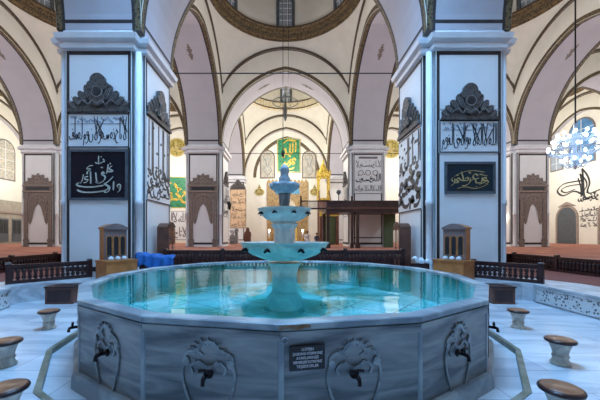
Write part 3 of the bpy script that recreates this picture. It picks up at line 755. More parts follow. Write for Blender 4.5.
# pedestal and bowls
lob = lambda n, d: (lambda a, r, z: 1-d*abs(math.sin(n*a/2)))
s = MB(); s.lathe([(.34, .29), (.34, .5), (.30, .56), (.25, .62), (.23, .8), (.25, 1.0), (.29, 1.12), (.36, 1.18)], 'marble_bowl', 32, smooth=False); s.build('pedestal', fo)
def bowl(r, z0, z1, n, m='marble_bowl', name='bowl'):
    s = MB(); h = z1-z0
    P = [(r*.30, z0), (r*.42, z0+.03*h), (r*.72, z0+.30*h), (r*.90, z0+.62*h), (r*.955, z0+.80*h), (r*.95, z0+.83*h), (r*1.0, z0+.95*h), (r*1.0, z1), (r*.95, z1), (r*.88, z0+.62*h), (r*.5, z0+.40*h), (.02, z0+.38*h)]
    s.lathe(P, m, 8*n, smooth=False, mod=lambda a, rr, z: 1-.055*abs(math.sin(n*a/2))**.7 if rr > r*.4 else 1, rot=PI/n)
    o = s.build(name, fo); 
    w = MB(); w.lathe([(r*.88, z0+.80*h), (r*.88, z0+.801*h)], 'water', 32); w.build('water', o)
    return o
b1 = bowl(.88, 1.22, 1.58, 8); b2 = bowl(.53, 1.96, 2.24, 8)
def spout(parent, r, z, k, n, sc):
    a = 2*PI*(k+.5)/n; s = MB()
    s.tube([(0, .10*sc, 0), (0, .0, .02*sc), (0, -.10*sc, .0), (0, -.17*sc, -.05*sc)], .03, 'bronze', 8, rs=[.035*sc, .055*sc, .045*sc, .02*sc])
    s.poly([(-.11*sc, -.05*sc), (-.06*sc, .04*sc), (0, .06*sc), (.06*sc, .04*sc), (.11*sc, -.05*sc), (.04*sc, -.02*sc), (-.04*sc, -.02*sc)], -.03*sc, .02*sc, 'bronze')
    s.build('spout', parent, (r*math.sin(a), -r*math.cos(a), z), a, 'dark bronze spout')
for k in range(8): spout(b1, .77, 1.44, k, 8, .62); spout(b2, .46, 2.14, k, 8, .48)
s = MB(); s.lathe([(.30, 1.36), (.30, 1.46), (.21, 1.52), (.20, 1.6), (.205, 1.84), (.24, 1.88), (.27, 1.93), (.20, 1.99), (.16, 2.04)], 'marble_bowl', 16, smooth=False); s.build('pedestal', fo)
s = MB(); s.lathe([(.17, 2.08), (.17, 2.16), (.11, 2.22), (.10, 2.3), (.115, 2.5), (.13, 2.52), (.09, 2.56)], 'marble_stem', 16, smooth=True); s.build('stem', fo, label='brownish weathered stem')
s = MB()
s.lathe([(.10, 2.52), (.20, 2.58), (.29, 2.65), (.31, 2.73), (.27, 2.72), (.14, 2.68), (.02, 2.67)], 'marble_finial', 48, mod=lambda a, r, z: 1-.22*abs(math.sin(4*a))**2 if r > .15 else 1); s.build('bowl', fo, label='blue flower-shaped top bowl')
s = MB(); s.lathe([(.06, 2.64), (.07, 2.70), (.12, 2.76), (.115, 2.84), (.08, 2.89), (.085, 2.95), (.10, 3.0), (.07, 3.06), (.03, 3.10), (.01, 3.12)], 'marble_finial', 20, mod=lambda a, r, z: 1-.14*abs(math.sin(3*a))); s.build('finial', fo, label='blue lobed finial')

# ------------------------------------------------------------------ stools round the fountain
def stool():
    r = empty('stool')
    s = MB(); s.lathe([(.108, 0), (.112, .03), (.095, .05), (.085, .08), (.09, .10), (.10, .11), (.088, .125), (.086, .15), (.10, .21), (.125, .27), (.142, .295)], 'stool_stone', 28); s.build('base', r)
    s = MB(); s.lathe([(.150, .293), (.168, .298), (.174, .315), (.168, .33), (.156, .335)], 'stool_edge', 32); p = s.build('seat', r)
    s = MB(); s.lathe([(.152, .334), (.148, .340), (.01, .341)], 'wood_top', 32); s.build('seat_top', p)
    return r
st = [((-4.27, 5.6), 'round wooden-topped marble stool beyond the bend of the drain channel, near the brown box by the black-and-gold pillar'),
      ((-3.58, 4.0), 'wooden-topped marble stool cut by the picture edge, between two others on the black-plaque side'),
      ((-2.45, 2.77), 'wooden-topped marble stool at the lower corner below the black-plaque pillar side'),
      ((4.38, 5.65), 'round orange-topped marble stool in front of the brown box under the railing, opposite the blue cloth'),
      ((3.73, 4.05), 'wooden-topped marble stool with a clear round shadow, in front of the pierced parapet'),
      ((2.58, 2.76), 'wooden-topped marble stool seen from above at the lower corner, below the pierced parapet')]
ST_L = ['stool with a red-brown top and pale tapering base, farthest back on the black-plaque side',
        'stool cut by the left edge of the photo, middle of its side of the fountain',
        'stool in the bottom left corner, only its dark wooden top showing',
        'orange-brown topped stool near the dark box, farthest back on the teal-plaque side',
        'whole stool with waisted marble base, middle of three on the right side of the fountain',
        'stool at the bottom right corner, wooden top with dark edge and base cut off']
s0 = stool()
for i, ((x, y), l) in enumerate(st):
    o = s0 if i == 0 else copy_tree(s0)
    o.location = (x, y, 0); o.rotation_euler = (0, 0, i*.7); tag(o, ST_L[i], 'stool', 'wooden-topped marble stools around the fountain')

# ------------------------------------------------------------------ railings
def railing(p0, p1, zb, h, label, sp=.125, back=False, group='dark wooden railings around the fountain', endposts=True):
    L = math.hypot(p1[0]-p0[0], p1[1]-p0[1]); a = math.atan2(p1[1]-p0[1], p1[0]-p0[0])
    r = empty('railing', (p0[0], p0[1], zb), a); tag(r, label, 'railing', group)
    s = MB(); s.box(0, L, -.05, .05, h-.07, h, 'wood_dark'); s.box(0, L, -.035, .035, h-.12, h-.07, 'wood_dark'); s.build('top_rail', r)
    s = MB(); s.box(0, L, -.04, .04, .0, .09, 'wood_dark'); s.build('bottom_rail', r)
    n = max(2, round(L/sp)); bal = None
    np_ = max(1, round(L/1.9))
    posts = {round(n*i/np_) for i in range(np_+1)}
    n2 = n; k = n+1-len(posts)
    for i in range(n+1):
        x = L*i/n; x = min(max(x, .06), L-.06)
        if i in posts:
            s = MB(); s.box(x-.06, x+.06, -.06, .06, 0, h+.02, 'wood_dark'); s.loft([[(x-.07, -.07, h+.02), (x+.07, -.07, h+.02), (x+.07, .07, h+.02), (x-.07, .07, h+.02)], [(x-.05, -.05, h+.06), (x+.05, -.05, h+.06), (x+.05, .05, h+.06), (x-.05, .05, h+.06)]], 'wood_dark'); s.build('post', r)
        else:
            if bal is None:
                hh = h-.12-.09; s = MB(); q = [(.022, .0), (.045, .12), (.055, .25), (.03, .40), (.045, .5), (.03, .6), (.055, .75), (.045, .88), (.022, 1)]
                s.lathe([(rr*1.05, .09+zz*hh) for rr, zz in q], 'wood_dark', 8); bal = s.build('baluster', r, (x, 0, 0))
            else:
                c = bal.copy(); COL.objects.link(c); c.location = (x, 0, 0)
    if back:
        s = MB(); s.box(0, L, .02, .03, .09, h-.07, 'wood_brown'); s.build('back_panel', r)
    return r
railing((-7.15, 7.85), (-5.85, 9.3), .45, .50, 'slanting dark wooden railing between the low marble wall and the black-plaque pillar')
railing((5.72, 9.3), (6.8, 7.95), .45, .50, 'slanting dark wooden railing ending over the dark box near the pierced parapet')
railing((-3.92, 9.92), (3.92, 9.92), .45, .79, 'long dark wooden railing behind the fountain, between the two big pillars', .12)
railing((-9.62, 4.6), (-9.62, 12.85), .45, .52, 'low dark wooden railing along the carpeted platform on the black-plaque side', .13, True)
railing((9.62, 12.85), (9.62, 4.6), .45, .52, 'low dark wooden railing along the carpeted platform beneath the chandelier', .13, True)

# ------------------------------------------------------------------ low marble parapets, dark boxes
def parapet(x, y0, y1, label, sgn):
    r = empty('parapet', (x, y0, 0)); tag(r, label, 'parapet', 'pierced marble parapets')
    s = MB(); s.box(-.03, .10, 0, y1-y0, 0, .42, 'marble_white'); s.box(-.05, .12, -.02, y1-y0+.02, .42, .47, 'marble_white'); s.build('slab', r)
    s = MB(); X = -.035 if sgn > 0 else .105
    d = -.02 if sgn > 0 else .02
    s.box(min(X, X+d), max(X, X+d), .06, y1-y0-.06, .05, .38, 'marble_carved'); s.build('carved_panel', r, label='pierced carved panel')
    f = MB(); X2 = X+d; 
    for z0, z1 in ((.03, .06), (.37, .40)): f.box(min(X2, X2+d), max(X2, X2+d), .03, y1-y0-.03, z0, z1, 'marble_white')
    for yy in (.03, y1-y0-.07): f.box(min(X2, X2+d), max(X2, X2+d), yy, yy+.04, .03, .40, 'marble_white')
    f.build('panel_frame', r)
parapet(6.50, 2.2, 7.85, 'long pierced marble parapet near the stools, at the right edge of the photo', 1)
parapet(-6.60, 2.2, 7.25, 'short stretch of carved marble parapet at the left edge of the photo', -1)
def low_box(x, y, rz, w, d, h, label, m='wood_brown'):
    r = empty('wooden_box', (x, y, 0), rz); tag(r, label, 'box', 'brown wooden boxes under the railings')
    s = MB(); s.box(-w/2, w/2, -d/2, d/2, 0, h, m); s.build('body', r)
    s = MB(); s.box(-w/2-.02, w/2+.02, -d/2-.02, d/2+.02, h, h+.04, 'wood_dark'); s.build('lid', r)
    s = MB(); s.box(-w/2+.06, w/2-.06, -d/2-.01, -d/2, .06, h-.05, 'wood_dark'); s.build('front_panel', r)
low_box(-5.60, 7.82, .08, .66, .44, .40, 'dark brown wooden box on the floor below the black-plaque pillar')
low_box(5.52, 7.82, -.08, .54, .44, .40, 'dark brown wooden box on the marble floor at the end of the slanting railing')

# ------------------------------------------------------------------ drinking-cup cabinets and their counters
def counter(x, y, rz, label, m):
    r = empty('counter', (x, y, .45), rz); tag(r, label, 'counter', 'orange wooden counters carrying the cabinets')
    s = MB(); s.box(-.42, .42, -.32, .32, 0, .53, m); s.build('body', r)
    s = MB(); s.box(-.44, .44, -.34, .34, .53, .578, m); s.build('counter_top', r)
    return r
def cabinet(x, y, z, rz, label, W=.60, D=.34, Hh=.86, side='wood_orange', front='wood_mauve'):
    r = empty('cabinet', (x, y, z), rz); tag(r, label, 'cabinet', 'small arched cup cabinets on the counters')
    s = MB(); s.box(-W/2, W/2, -D/2+.02, D/2, 0, Hh, side)
    arc = [(-W/2-.03, Hh), (W/2+.03, Hh)]+[(W/2+.03-(W+.06)*i/12, Hh+.05+.11*math.sin(PI*i/12)) for i in range(13)]
    s.poly(arc, -D/2-.03, D/2+.02, side); s.build('body', r)
    s = MB(); s.poly([(a*.97, b+.003 if b > Hh else b) for a, b in arc], -D/2-.045, -D/2-.03, front); s.box(-W/2, W/2, -D/2, -D/2+.02, .0, Hh, front); s.build('front_board', r)
    for i in range(3):
        cx = (i-1)*W*.30; w2 = W*.10
        s = MB(); pts = [(cx-w2, .14), (cx+w2, .14), (cx+w2, .60)]+darc(cx, .60, w2, 0, PI, 8)[1:]
        s.poly(pts, -D/2-.012, -D/2, 'glass_dark'); o = s.build('arched_opening', r)
        s = MB(); s.ribbon([(cx-w2-.015, .12), (cx-w2-.015, .60)]+darc(cx, .60, w2+.015, PI, 0, 8)+[(cx+w2+.015, .12)], .022, -D/2-.012, side); s.build('opening_trim', o)
        s = MB(); s.lathe([(.075, 0), (.07, .05), (.045, .09), (.01, .105)], 'white_cloth', 12); s.build('bowl', r, (cx, -D/2-.12, .0))
        s = MB(); s.tube([(cx, -D/2, .10), (cx, -D/2-.07, .10), (cx, -D/2-.09, .05)], .014, 'bronze', 6); s.build('tap', r)
    return r
counter(-4.74, 8.68, .95, 'orange wooden counter in front of the black-plaque pillar, next to the blue cloth', 'wood_orange')
cabinet(-4.90, 8.78, 1.03, .90, 'arched wooden cabinet with three dark openings in front of the black-plaque pillar')
counter(4.86, 8.72, -.95, 'orange wooden counter in front of the teal-plaque pillar, next to a white cloth', 'wood_orange')
cabinet(4.98, 8.78, 1.03, -.90, 'arched wooden cabinet with three dark openings in front of the teal-plaque pillar')

def tall_cabinet(x, y, rz, label):
    r = empty('glazed_cabinet', (x, y, .45), rz); tag(r, label, 'cabinet', 'tall dark glazed cabinets against the pillar sides')
    W, D, Hh = .62, .36, 1.55
    arc = [(-W/2, 0), (W/2, 0), (W/2, Hh)]+[(W/2-W*i/12, Hh+.14*math.sin(PI*i/12)) for i in range(1, 12)]+[(-W/2, Hh)]
    s = MB(); s.poly(arc, -D/2, D/2, 'wood_brown'); s.build('body', r)
    s = MB(); s.poly([(-W/2-.02, Hh)]+[(-W/2-.02+(W+.04)*i/12, Hh+.03+.15*math.sin(PI*i/12)) for i in range(13)]+[(W/2+.02, Hh)], -D/2-.03, -D/2, 'wood_dark'); s.build('crest', r)
    for sg in (-1, 1):
        d = MB(); cx = sg*W*.24; w2 = W*.21
        d.box(cx-w2-.03, cx+w2+.03, -D/2-.02, -D/2, .10, 1.50, 'wood_brown'); o = d.build('door', r)
        g = MB(); g.poly([(cx-w2+.02, .5), (cx+w2-.02, .5), (cx+w2-.02, 1.35)]+darc(cx, 1.35, w2-.02, 0, PI, 6)[1:], -D/2-.03, -D/2-.02, 'mirror'); g.build('glass', o)
        k = MB(); k.lathe([(.015, 0), (.015, .03)], 'bronze', 8); k.v = [(a+sg*.03, -c-D/2-.02, b+.85) for a, b, c in k.v]; k.build('knob', o)
tall_cabinet(-4.03, 10.42, PI/2, 'tall dark cabinet with arched glass doors on the inner side of the black-plaque pillar')
tall_cabinet(4.03, 10.42, -PI/2, 'tall dark cabinet with arched glass doors on the inner side of the teal-plaque pillar')

# ------------------------------------------------------------------ cloths
def cloth(name, x, y, rz, pts_top, z_top, drop, mt, label, cat='cloth', seed=1):
    random.seed(seed); w, d = pts_top; nx, ny = 26, 12
    V = []; F_ = []
    for j in range(ny+1):
        for i in range(nx+1):
            u = i/nx-.5; v = j/ny
            X = u*w; f = v*(d+drop)
            if f < d: Y = d/2-f; Z = z_top-.10*(u+.5)+.035*math.sin(u*17+f*9)+.02*math.sin(f*31)
            else: Y = -d/2-.03-.03*math.sin(u*28+1)-.12*(f-d); Z = z_top-.10*(u+.5)-(f-d)*(1+.30*math.sin(u*9+seed))
            V.append((X*(1+.12*v*math.sin(u*5)), Y, Z+.01*random.random()))
    for j in range(ny):
        for i in range(nx): a = j*(nx+1)+i; F_.append((a, a+1, a+nx+2, a+nx+1))
    s = MB(); s.add(V, F_, mt, True); o = s.build(name, None, (x, y, 0), rz, fix=False)
    md = o.modifiers.new('s', 'SOLIDIFY'); md.thickness = .012
    tag(o, label, cat); return o
cloth('blue_cloth', -3.84, 9.16, .03, (1.12, .24), 1.17, .42, 'blue_cloth', 'crumpled bright blue cloth draped beside the orange counter')
cloth('white_cloth', 4.12, 9.16, -.05, (.5, .24), 1.04, .10, 'white_cloth', 'crumpled pale cloth on a low shelf beside the orange counter', seed=3)
s = MB(); s.box(-4.3, -3.45, 9.08, 9.24, .45, .98, 'wood_dark'); tag(s.build('low_shelf'), 'low dark shelf hidden under the bright blue cloth', 'shelf')
s = MB(); s.box(3.9, 4.34, 9.08, 9.24, .45, .88, 'wood_dark'); tag(s.build('low_shelf'), 'low dark shelf under the crumpled pale cloth', 'shelf')

# ------------------------------------------------------------------ framed plaques hung on the two big pillars
def plaque(x, y, z, w, h, bg, label):
    r = empty('calligraphy_plaque', (x, y, z)); tag(r, label, 'plaque')
    s = MB(); s.box(-w/2+.04, w/2-.04, -.02, 0, .04, h-.04, bg); s.build('board', r)
    s = MB()
    for x0, x1, z0, z1 in ((-w/2, w/2, 0, .075), (-w/2, w/2, h-.075, h), (-w/2, -w/2+.075, .075, h-.075), (w/2-.075, w/2, .075, h-.075)): s.box(x0, x1, -.045, 0, z0, z1, 'frame_grey')
    s.build('frame', r); return r
YP = PY0-HW-.01
r = plaque(-5.70, YP, 2.80, 1.82, 1.56, 'plaque_black', 'square black plaque with gold flowing script on the big pillar next to the blue cloth')
l = MB(); sx, sz, ox, oz = 1.82/330, 1.56/275, 265, 390
S = [([(372,318),(376,305),(388,308),(388,322),(376,322),(388,324),(384,338),(372,348)], 9), ([(352,288),(350,336)], 10),
 ([(322,312),(330,325),(322,342),(305,347),(296,336)], 10), ([(350,262),(318,292),(300,302),(318,312),(322,325),(300,338),(240,347),(180,346),(148,334)], 11),
 ([(296,310),(240,318),(190,318),(155,312),(146,302),(158,296)], 11), ([(222,232),(224,270),(224,300)], 9), ([(252,240),(256,280),(264,298),(280,292)], 8),
 ([(210,262),(194,264),(192,276),(208,280),(200,292),(184,296)], 9), ([(184,250),(176,285),(164,300)], 7),
 ([(344,204),(326,218),(346,232),(330,236),(316,232)], 10), ([(322,196),(318,220),(312,246)], 8), ([(300,246),(290,238),(286,250),(300,258),(304,272),(290,290),(268,298),(252,290)], 10),
 ([(236,202),(214,206),(204,220),(222,222),(206,236),(204,250)], 10), ([(300,172),(286,186),(266,192),(248,186)], 9), ([(268,150),(268,190)], 7), ([(286,152),(278,158)], 9), ([(292,166),(300,178),(296,186)], 8),
 ([(280,212),(292,214)], 9), ([(330,190),(336,194)], 8)]
for p, w in S: l.ribbon(smooth_path([((a-ox)*sx, (oz-b)*sz) for a, b in p]), w*.0052, -.021, 'pale_gold', nib=math.radians(40))
l.build('lettering', r, label='pale gold script')
r = plaque(5.72, YP, 3.0, 1.56, .98, 'plaque_teal', 'low teal plaque with yellow gold script on the big pillar next to the pale cloth')
l = MB(); sx, sz, ox, oz = 1.56/185, .98/122, 147, 358
S = [([(208,300),(200,296),(196,306),(206,310),(196,316),(180,322)], 9), ([(206,304),(214,314),(204,322)], 7), ([(192,296),(188,314),(170,316),(168,304)], 9),
 ([(176,290),(166,282),(158,292),(164,302),(180,298)], 9), ([(162,300),(150,308),(148,296)], 8), ([(148,296),(146,314),(132,326),(118,328)], 9), ([(128,302),(138,296),(140,306),(124,308),(112,306)], 9), ([(116,274),(124,306)], 8),
 ([(114,306),(104,298),(98,306),(106,314),(92,316)], 9), ([(92,300),(90,316),(78,328)], 8), ([(200,276),(160,270),(120,276),(90,292)], 5), ([(210,290),(180,284)], 5),
 ([(212,322),(170,338),(130,332),(100,338)], 5), ([(150,280),(142,276)], 8), ([(104,288),(98,286)], 8), ([(172,330),(168,334)], 8), ([(190,286),(186,282)], 8), ([(86,296),(80,304),(86,312)], 6)]
for p, w in S: l.ribbon(smooth_path([((a-ox)*sx, (oz-b)*sz) for a, b in p]), w*.0048, -.021, 'gold_ink', nib=math.radians(40))
l.build('lettering', r, label='yellow gold script')

# ------------------------------------------------------------------ the mihrab wall
WY = YW
def P3(px, py, Y): return ((px-VX)*Y/F+CAMX, EYE+(VY-py)*Y/F)
MX = .15
mi = empty('prayer_niche', (MX, WY, FL)); tag(mi, 'tall gold and brown tiled prayer niche in the end wall behind the fountain bowls', 'mihrab')
s = MB(); s.poly([(-2.2, 0), (-2.2, 6.6), (2.2, 6.6), (2.2, 0), (1.75, 0), (1.75, 6.0), (-1.75, 6.0), (-1.75, 0)], -.22, 0, 'gold_mihrab'); s.build('frame', mi)
s = MB(); s.poly([(-1.75, 0), (-1.75, 6.0), (1.75, 6.0), (1.75, 0), (1.0, 0), (1.0, 3.8), (.7, 4.5), (0, 5.1), (-.7, 4.5), (-1.0, 3.8), (-1.0, 0)], -.14, 0, 'gold_mihrab'); s.build('surround', mi)
s = MB(); s.box(-1.3, 1.3, -.17, -.14, 5.3, 5.85, 'mihrab_blue'); s.build('blue_band', mi, label='blue band above the niche')
s = MB(); s.poly([(-1.0, 0), (1.0, 0), (1.0, 3.8), (.7, 4.5), (0, 5.1), (-.7, 4.5), (-1.0, 3.8)], -.03, 0, 'mihrab_in'); s.build('niche_back', mi)
s = MB()
for i in range(4):
    for j in range(7-i*2): x = (j-(6-i*2)/2)*.26; z = 3.8+i*.32; s.poly([(x-.12, z), (x+.12, z), (x+.12, z+.14), (x, z+.30), (x-.12, z+.14)], -.12+.02*i, -.03, 'mihrab_in')
s.build('stalactites', mi)
s = MB()
for sg in (-1, 1): s.lathe([(.12, 0), (.08, .1), (.08, 3.5), (.13, 3.7), (.13, 3.8)], 'gold', 10, sg*.95, -.16)
s.build('columns', mi)
s = MB()
for i in range(11):
    x = -2.0+.4*i; s.poly([(x-.18, 6.6), (x+.18, 6.6), (x+.12, 6.75), (x, 6.92), (x-.12, 6.75)], -.18, -.02, 'gold_mihrab')
s.build('cresting', mi)
# green panel with two gold names
x0, z1 = P3(277, 137.5, WY); x1, z0 = P3(300.5, 181, WY); z0 = max(z0, FL+7.62)
r = empty('wall_banner', ((x0+x1)/2, WY-.01, z0)); tag(r, 'tall green panel with gold script high on the end wall, between two arched windows', 'panel')
w = x1-x0; h = z1-z0
s = MB(); s.poly([(-w/2, 0), (w/2, 0), (w/2, h-.25), (0, h), (-w/2, h-.25)], -.10, 0, 'green_panel'); s.build('board', r)
s = MB(); s.ribbon([(-w/2+.06, .06), (w/2-.06, .06), (w/2-.06, h-.30), (0, h-.08), (-w/2+.06, h-.30), (-w/2+.06, .06)], .10, -.10, 'gold_ink'); s.build('border', r)
l = MB()
G = [[(.85,.93),(.83,.62)], [(.70,.92),(.69,.62),(.62,.58),(.56,.62)], [(.56,.88),(.55,.60),(.45,.56),(.38,.60)], [(.30,.74),(.20,.66),(.22,.56),(.34,.56),(.36,.66),(.30,.74)], [(.85,.96),(.45,.98),(.2,.86)],
     [(.84,.36),(.74,.44),(.68,.34),(.8,.28),(.66,.24)], [(.66,.40),(.52,.36),(.6,.26),(.44,.18)], [(.50,.36),(.42,.24),(.34,.28)], [(.34,.34),(.22,.24),(.14,.20)], [(.8,.16),(.5,.10),(.2,.14)], [(.16,.46),(.30,.48)], [(.5,.5),(.6,.5)]]
for p in G: l.ribbon(smooth_path([((a-.5)*w*.86, b*h*.93) for a, b in p]), .22, -.105, 'gold', nib=math.radians(50))
l.build('lettering', r, label='gold script')
# arched coloured windows
def arched(hw, h, n=10): return [(-hw, 0), (hw, 0), (hw, h-hw)]+darc(0, h-hw, hw, 0, PI, n)[1:]
def stained(px0, px1, pyb, pyt, lab):
    x0, z0 = P3(px0, pyb, WY); x1, z1 = P3(px1, pyt, WY)
    r = empty('stained_window', ((x0+x1)/2, WY-.01, z0)); tag(r, lab, 'window', 'arched stained windows high on the end wall', 'thing')
    hw = (x1-x0)/2; h = z1-z0
    s = MB(); s.poly(arched(hw, h), -.05, 0, 'stone_brown'); s.build('frame', r)
    s = MB(); s.poly([(a, b+.14) for a, b in arched(hw-.14, h-.28)], -.07, -.05, 'window_glass'); s.build('glass', r)
    s = MB(); random.seed(2)
    for z in (.35, .62): s.ribbon(darc(0, h*z, hw*.35, 0, 2*PI, 10), .06, -.07, 'ink_light')
    for sg in (-1, 1): s.ribbon(smooth_path([(0, .3), (sg*hw*.5, h*.3), (sg*hw*.1, h*.5), (sg*hw*.5, h*.75), (0, h*.85)]), .05, -.07, 'stone_brown')
    s.build('tracery', r)
stained(260, 275.2, 178.5, 150, 'arched stained window on the lantern side of the green panel')
stained(301.8, 316.5, 178.5, 150.5, 'arched stained window on the pulpit side of the green panel')
def medallion(x, z, r0, Y, lab, m='medallion', tilt=1, grp=None):
    r = empty('medallion', (x, Y, z)); tag(r, lab, 'medallion', grp)
    s = MB(); s.poly([(a, b*tilt) for a, b in darc(0, 0, r0, 0, 2*PI, 28)[:-1]], -.05, 0, m); s.build('disc', r)
    s = MB(); s.ribbon([(a, b*tilt) for a, b in darc(0, 0, r0*.93, 0, 2*PI, 28)], r0*.12, -.05, 'gold_ink'); s.build('rim', r)
    l = MB(); script(l, ['mim', 'ha', 'alif', 'lam', 'he'], -r0*.62, r0*.62, -r0*.5*tilt, r0*.6*tilt, -.055, 'gold_ink', nibw=14); l.build('lettering', r)
    return r
for px, lab in ((260.5, 'small oval gold medallion beside the prayer niche, on the lantern side'), (313.5, 'small oval gold medallion beside the prayer niche, on the pulpit side')):
    x, z = P3(px, 192, WY); r = medallion(x+math.copysign(.12, x), z, .52, WY-.0005, lab, tilt=.78, grp='oval medallions beside the prayer niche')
    s = MB(); s.poly([(-.2, .40), (.2, .40), (.08, .62), (0, .85), (-.08, .62)], -.05, 0, 'medallion'); s.build('crest', r)
x, z = P3(177, 147.5, WY); medallion(x, z, 1.02, WY-.0005, 'large round gold medallion on the end wall above the green banner', grp='large round gold medallions')
x, z = P3(391, 149, WY); medallion(x, z, 1.02, WY-.0005, 'large round gold medallion on the end wall behind the teal-plaque pillar', grp='large round gold medallions')
# wall banners seen in the gap beside the second-row pillar
def banner(name, px0, px1, py0, py1, bg, ink, lab, Y=WY, seqs=(TF[:8], TH[:8])):
    x0, z0 = P3(px0, py1, Y); x1, z1 = P3(px1, py0, Y); w, h = x1-x0, z1-z0
    r = empty(name, ((x0+x1)/2, Y-.01, z0)); tag(r, lab, 'panel')
    s = framed(w, h, bg, ink, .06); s.build('board', r)
    l = MB(); n = len(seqs); random.seed(4)
    for i, q in enumerate(seqs): script(l, q, -w/2+.15, w/2-.15, h*(i+.1)/n, h*(i+.92)/n, -.022, ink, nibw=9, marks=2)
    l.build('lettering', r); return r
banner('wall_banner', 165, 188, 177, 208, 'green_panel', 'gold', 'green banner with gold script on the end wall under the round medallion', seqs=(S2[:3],))
banner('wall_inscription', 168, 188, 211, 240, 'panel_white', 'ink_grey', 'white framed inscription on the end wall below the green banner')
# big inner arch lines on the end wall
s = MB()
for hs, pk, m, wd in ((3.50, 12.35, 'gold_band', .22), (3.36, 12.18, 'ring_line', .05), (3.64, 12.50, 'ring_line', .05)):
    H = pk-8.05; pts = [(t, arch_z(t, hs, pk, 8.05)) for t in [hs*math.sin(-PI/2+PI*i/32) for i in range(33)]]
    s.ribbon(pts, wd, 0, m, th=.03)
o = s.build('trim_2', None, (MX*.6, WY-.001, 0)); tag(o, kind='structure')
# tan inscription with crest on the wall pier
x, z = P3(238.5, 228, WY-.88)
r = empty('wall_inscription', (x-.05, WY-.87, z)); tag(r, 'tan framed inscription with grey crest on the end wall beside the black lantern', 'panel')
s = framed(1.75, 4.1, 'tan_panel', 'stone_brown', .05); s.build('board', r)
l = MB(); random.seed(8)
for i in range(5): script(l, [TF[:7], TH[:7], TF[7:14], TH[7:14], TF[3:9]][i], -.78, .78, .08+.8*i, .78+.8*i, -.022, 'stone_brown', nibw=8)
l.build('lettering', r); pediment(1.7, .95).build('crest', r, (0, 0, 4.12))
# pulpit
pu = empty('pulpit', (3.75, 0, FL)); tag(pu, 'carved wooden pulpit with a gilded tower beside the prayer niche', 'pulpit')
s = MB(); s.box(-.55, .55, 30.2, 31.2, 0, 4.3, 'wood_brown'); s.box(-.62, .62, 30.1, 31.3, 4.3, 4.5, 'gold'); s.build('tower_base', pu)
s = MB()
for sx_2 in (-.5, .5):
    for yy in (30.25, 31.15): s.box(sx_2-.09, sx_2+.09, yy-.09, yy+.09, 4.5, 6.6, 'gold')
s.build('tower_posts', pu)
s = MB(); s.box(-.66, .66, 30.1, 31.3, 6.6, 7.0, 'gold')
for i in range(5): s.poly([(-.6+.3*i-.14, 7.0), (-.6+.3*i+.14, 7.0), (-.6+.3*i, 7.35)], 30.12, 30.2, 'gold')
s.poly([(-.55, 6.0), (-.55, 6.6), (.55, 6.6), (.55, 6.0), (.35, 6.35), (0, 6.5), (-.35, 6.35)], 30.14, 30.2, 'gold'); s.build('canopy', pu)
s = MB(); s.lathe([(.5, 7.0), (.46, 7.3), (.25, 7.8), (.08, 8.1), (.12, 8.2), (.02, 8.5)], 'gold', 12, 0, 30.7); s.build('spire', pu)
s = MB(); s.add([(sgx, y, z) for sgx in (-.5, .5) for y, z in ((26.5, 0), (30.2, 0), (30.2, 4.3), (26.5, .6))], [(0,1,2,3), (7,6,5,4), (3,2,6,7), (0,3,7,4)], 'wood_brown'); s.build('stair', pu)
s = MB()
for sg in (-1, 1): s.tube([(sg*.52, 26.5, 1.5), (sg*.52, 30.2, 5.2)], .06, 'wood_brown', 6)
s.build('handrail', pu)
s = MB()
for sg in (-1, 1): s.box(sg*.68-.13, sg*.68+.13, 26.2, 26.5, 0, 2.75, 'wood_brown')
s.box(-.85, .85, 26.15, 26.5, 2.45, 2.85, 'gold'); s.build('gate_frame', pu)
s = MB(); s.box(-.55, .55, 26.35, 26.4, .1, 2.45, 'green_curtain'); s.build('gate_curtain', pu, label='green curtain in the gate')

# raised wooden platform
mp = empty('raised_platform', (0, 0, FL)); tag(mp, 'dark wooden raised platform on slim posts in front of the second-row pillar', 'platform')
X0, X1, Y0, Y1, ZD = .9, 7.25, 18.7, 20.9, 2.2
s = MB(); s.box(2.5, X1, Y0, Y1, ZD, ZD+.22, 'wood_dark'); s.box(2.45, X1+.05, Y0-.05, Y1, ZD+.22, ZD+.30, 'wood_brown'); s.build('deck', mp)
s = MB(); s.box(X0, X1+.05, Y0-.04, Y0+.04, ZD+.66, ZD+.72, 'wood_dark'); s.box(X0, 2.5, Y0-.03, Y0+.03, ZD+.18, ZD+.28, 'wood_dark'); s.build('rail', mp)
s = MB(); s.box(2.5, X1, Y0-.01, Y0+.01, ZD+.30, ZD+.66, 'wood_dark'); s.build('parapet_board', mp)
for i in range(22):
    x = X0+.04+i*.075; s = MB(); s.box(x, x+.03, Y0-.012, Y0+.012, ZD+.28, ZD+.66, 'wood_mauve'); s.build('baluster', mp)
for x, y, t in ((2.62, Y0+.1, .09), (4.1, Y0+.1, .06), (4.45, Y0+.1, .08), (7.15, Y0+.1, .08), (2.62, Y1-.1, .08), (7.15, Y1-.1, .08), (X0+.05, Y0, .05)):
    s = MB(); s.box(x-t, x+t, y-t, y+t, 0 if x > 1.5 else ZD+.1, ZD+(1.0 if t < .07 else .0), 'wood_dark')
    if x > 1.5: s.box(x-t*1.6, x+t*1.6, y-t*1.6, y+t*1.6, 0, .3, 'wood_dark')
    s.build('post', mp)
s = MB(); s.tube([(3.35, Y0+.5, ZD+.3), (3.35, Y0+.5, ZD+1.15)], .03, 'iron', 6); s.lathe([(.05, 0), (.16, .12), (.13, .25), (.02, .3)], 'frame_grey', 10, 3.35, Y0+.5, ZD+1.15); s.build('lamp', mp)
s = MB(); s.box(6.35, 7.05, 19.6, 19.65, FL+.02, 3.12, 'green_curtain')
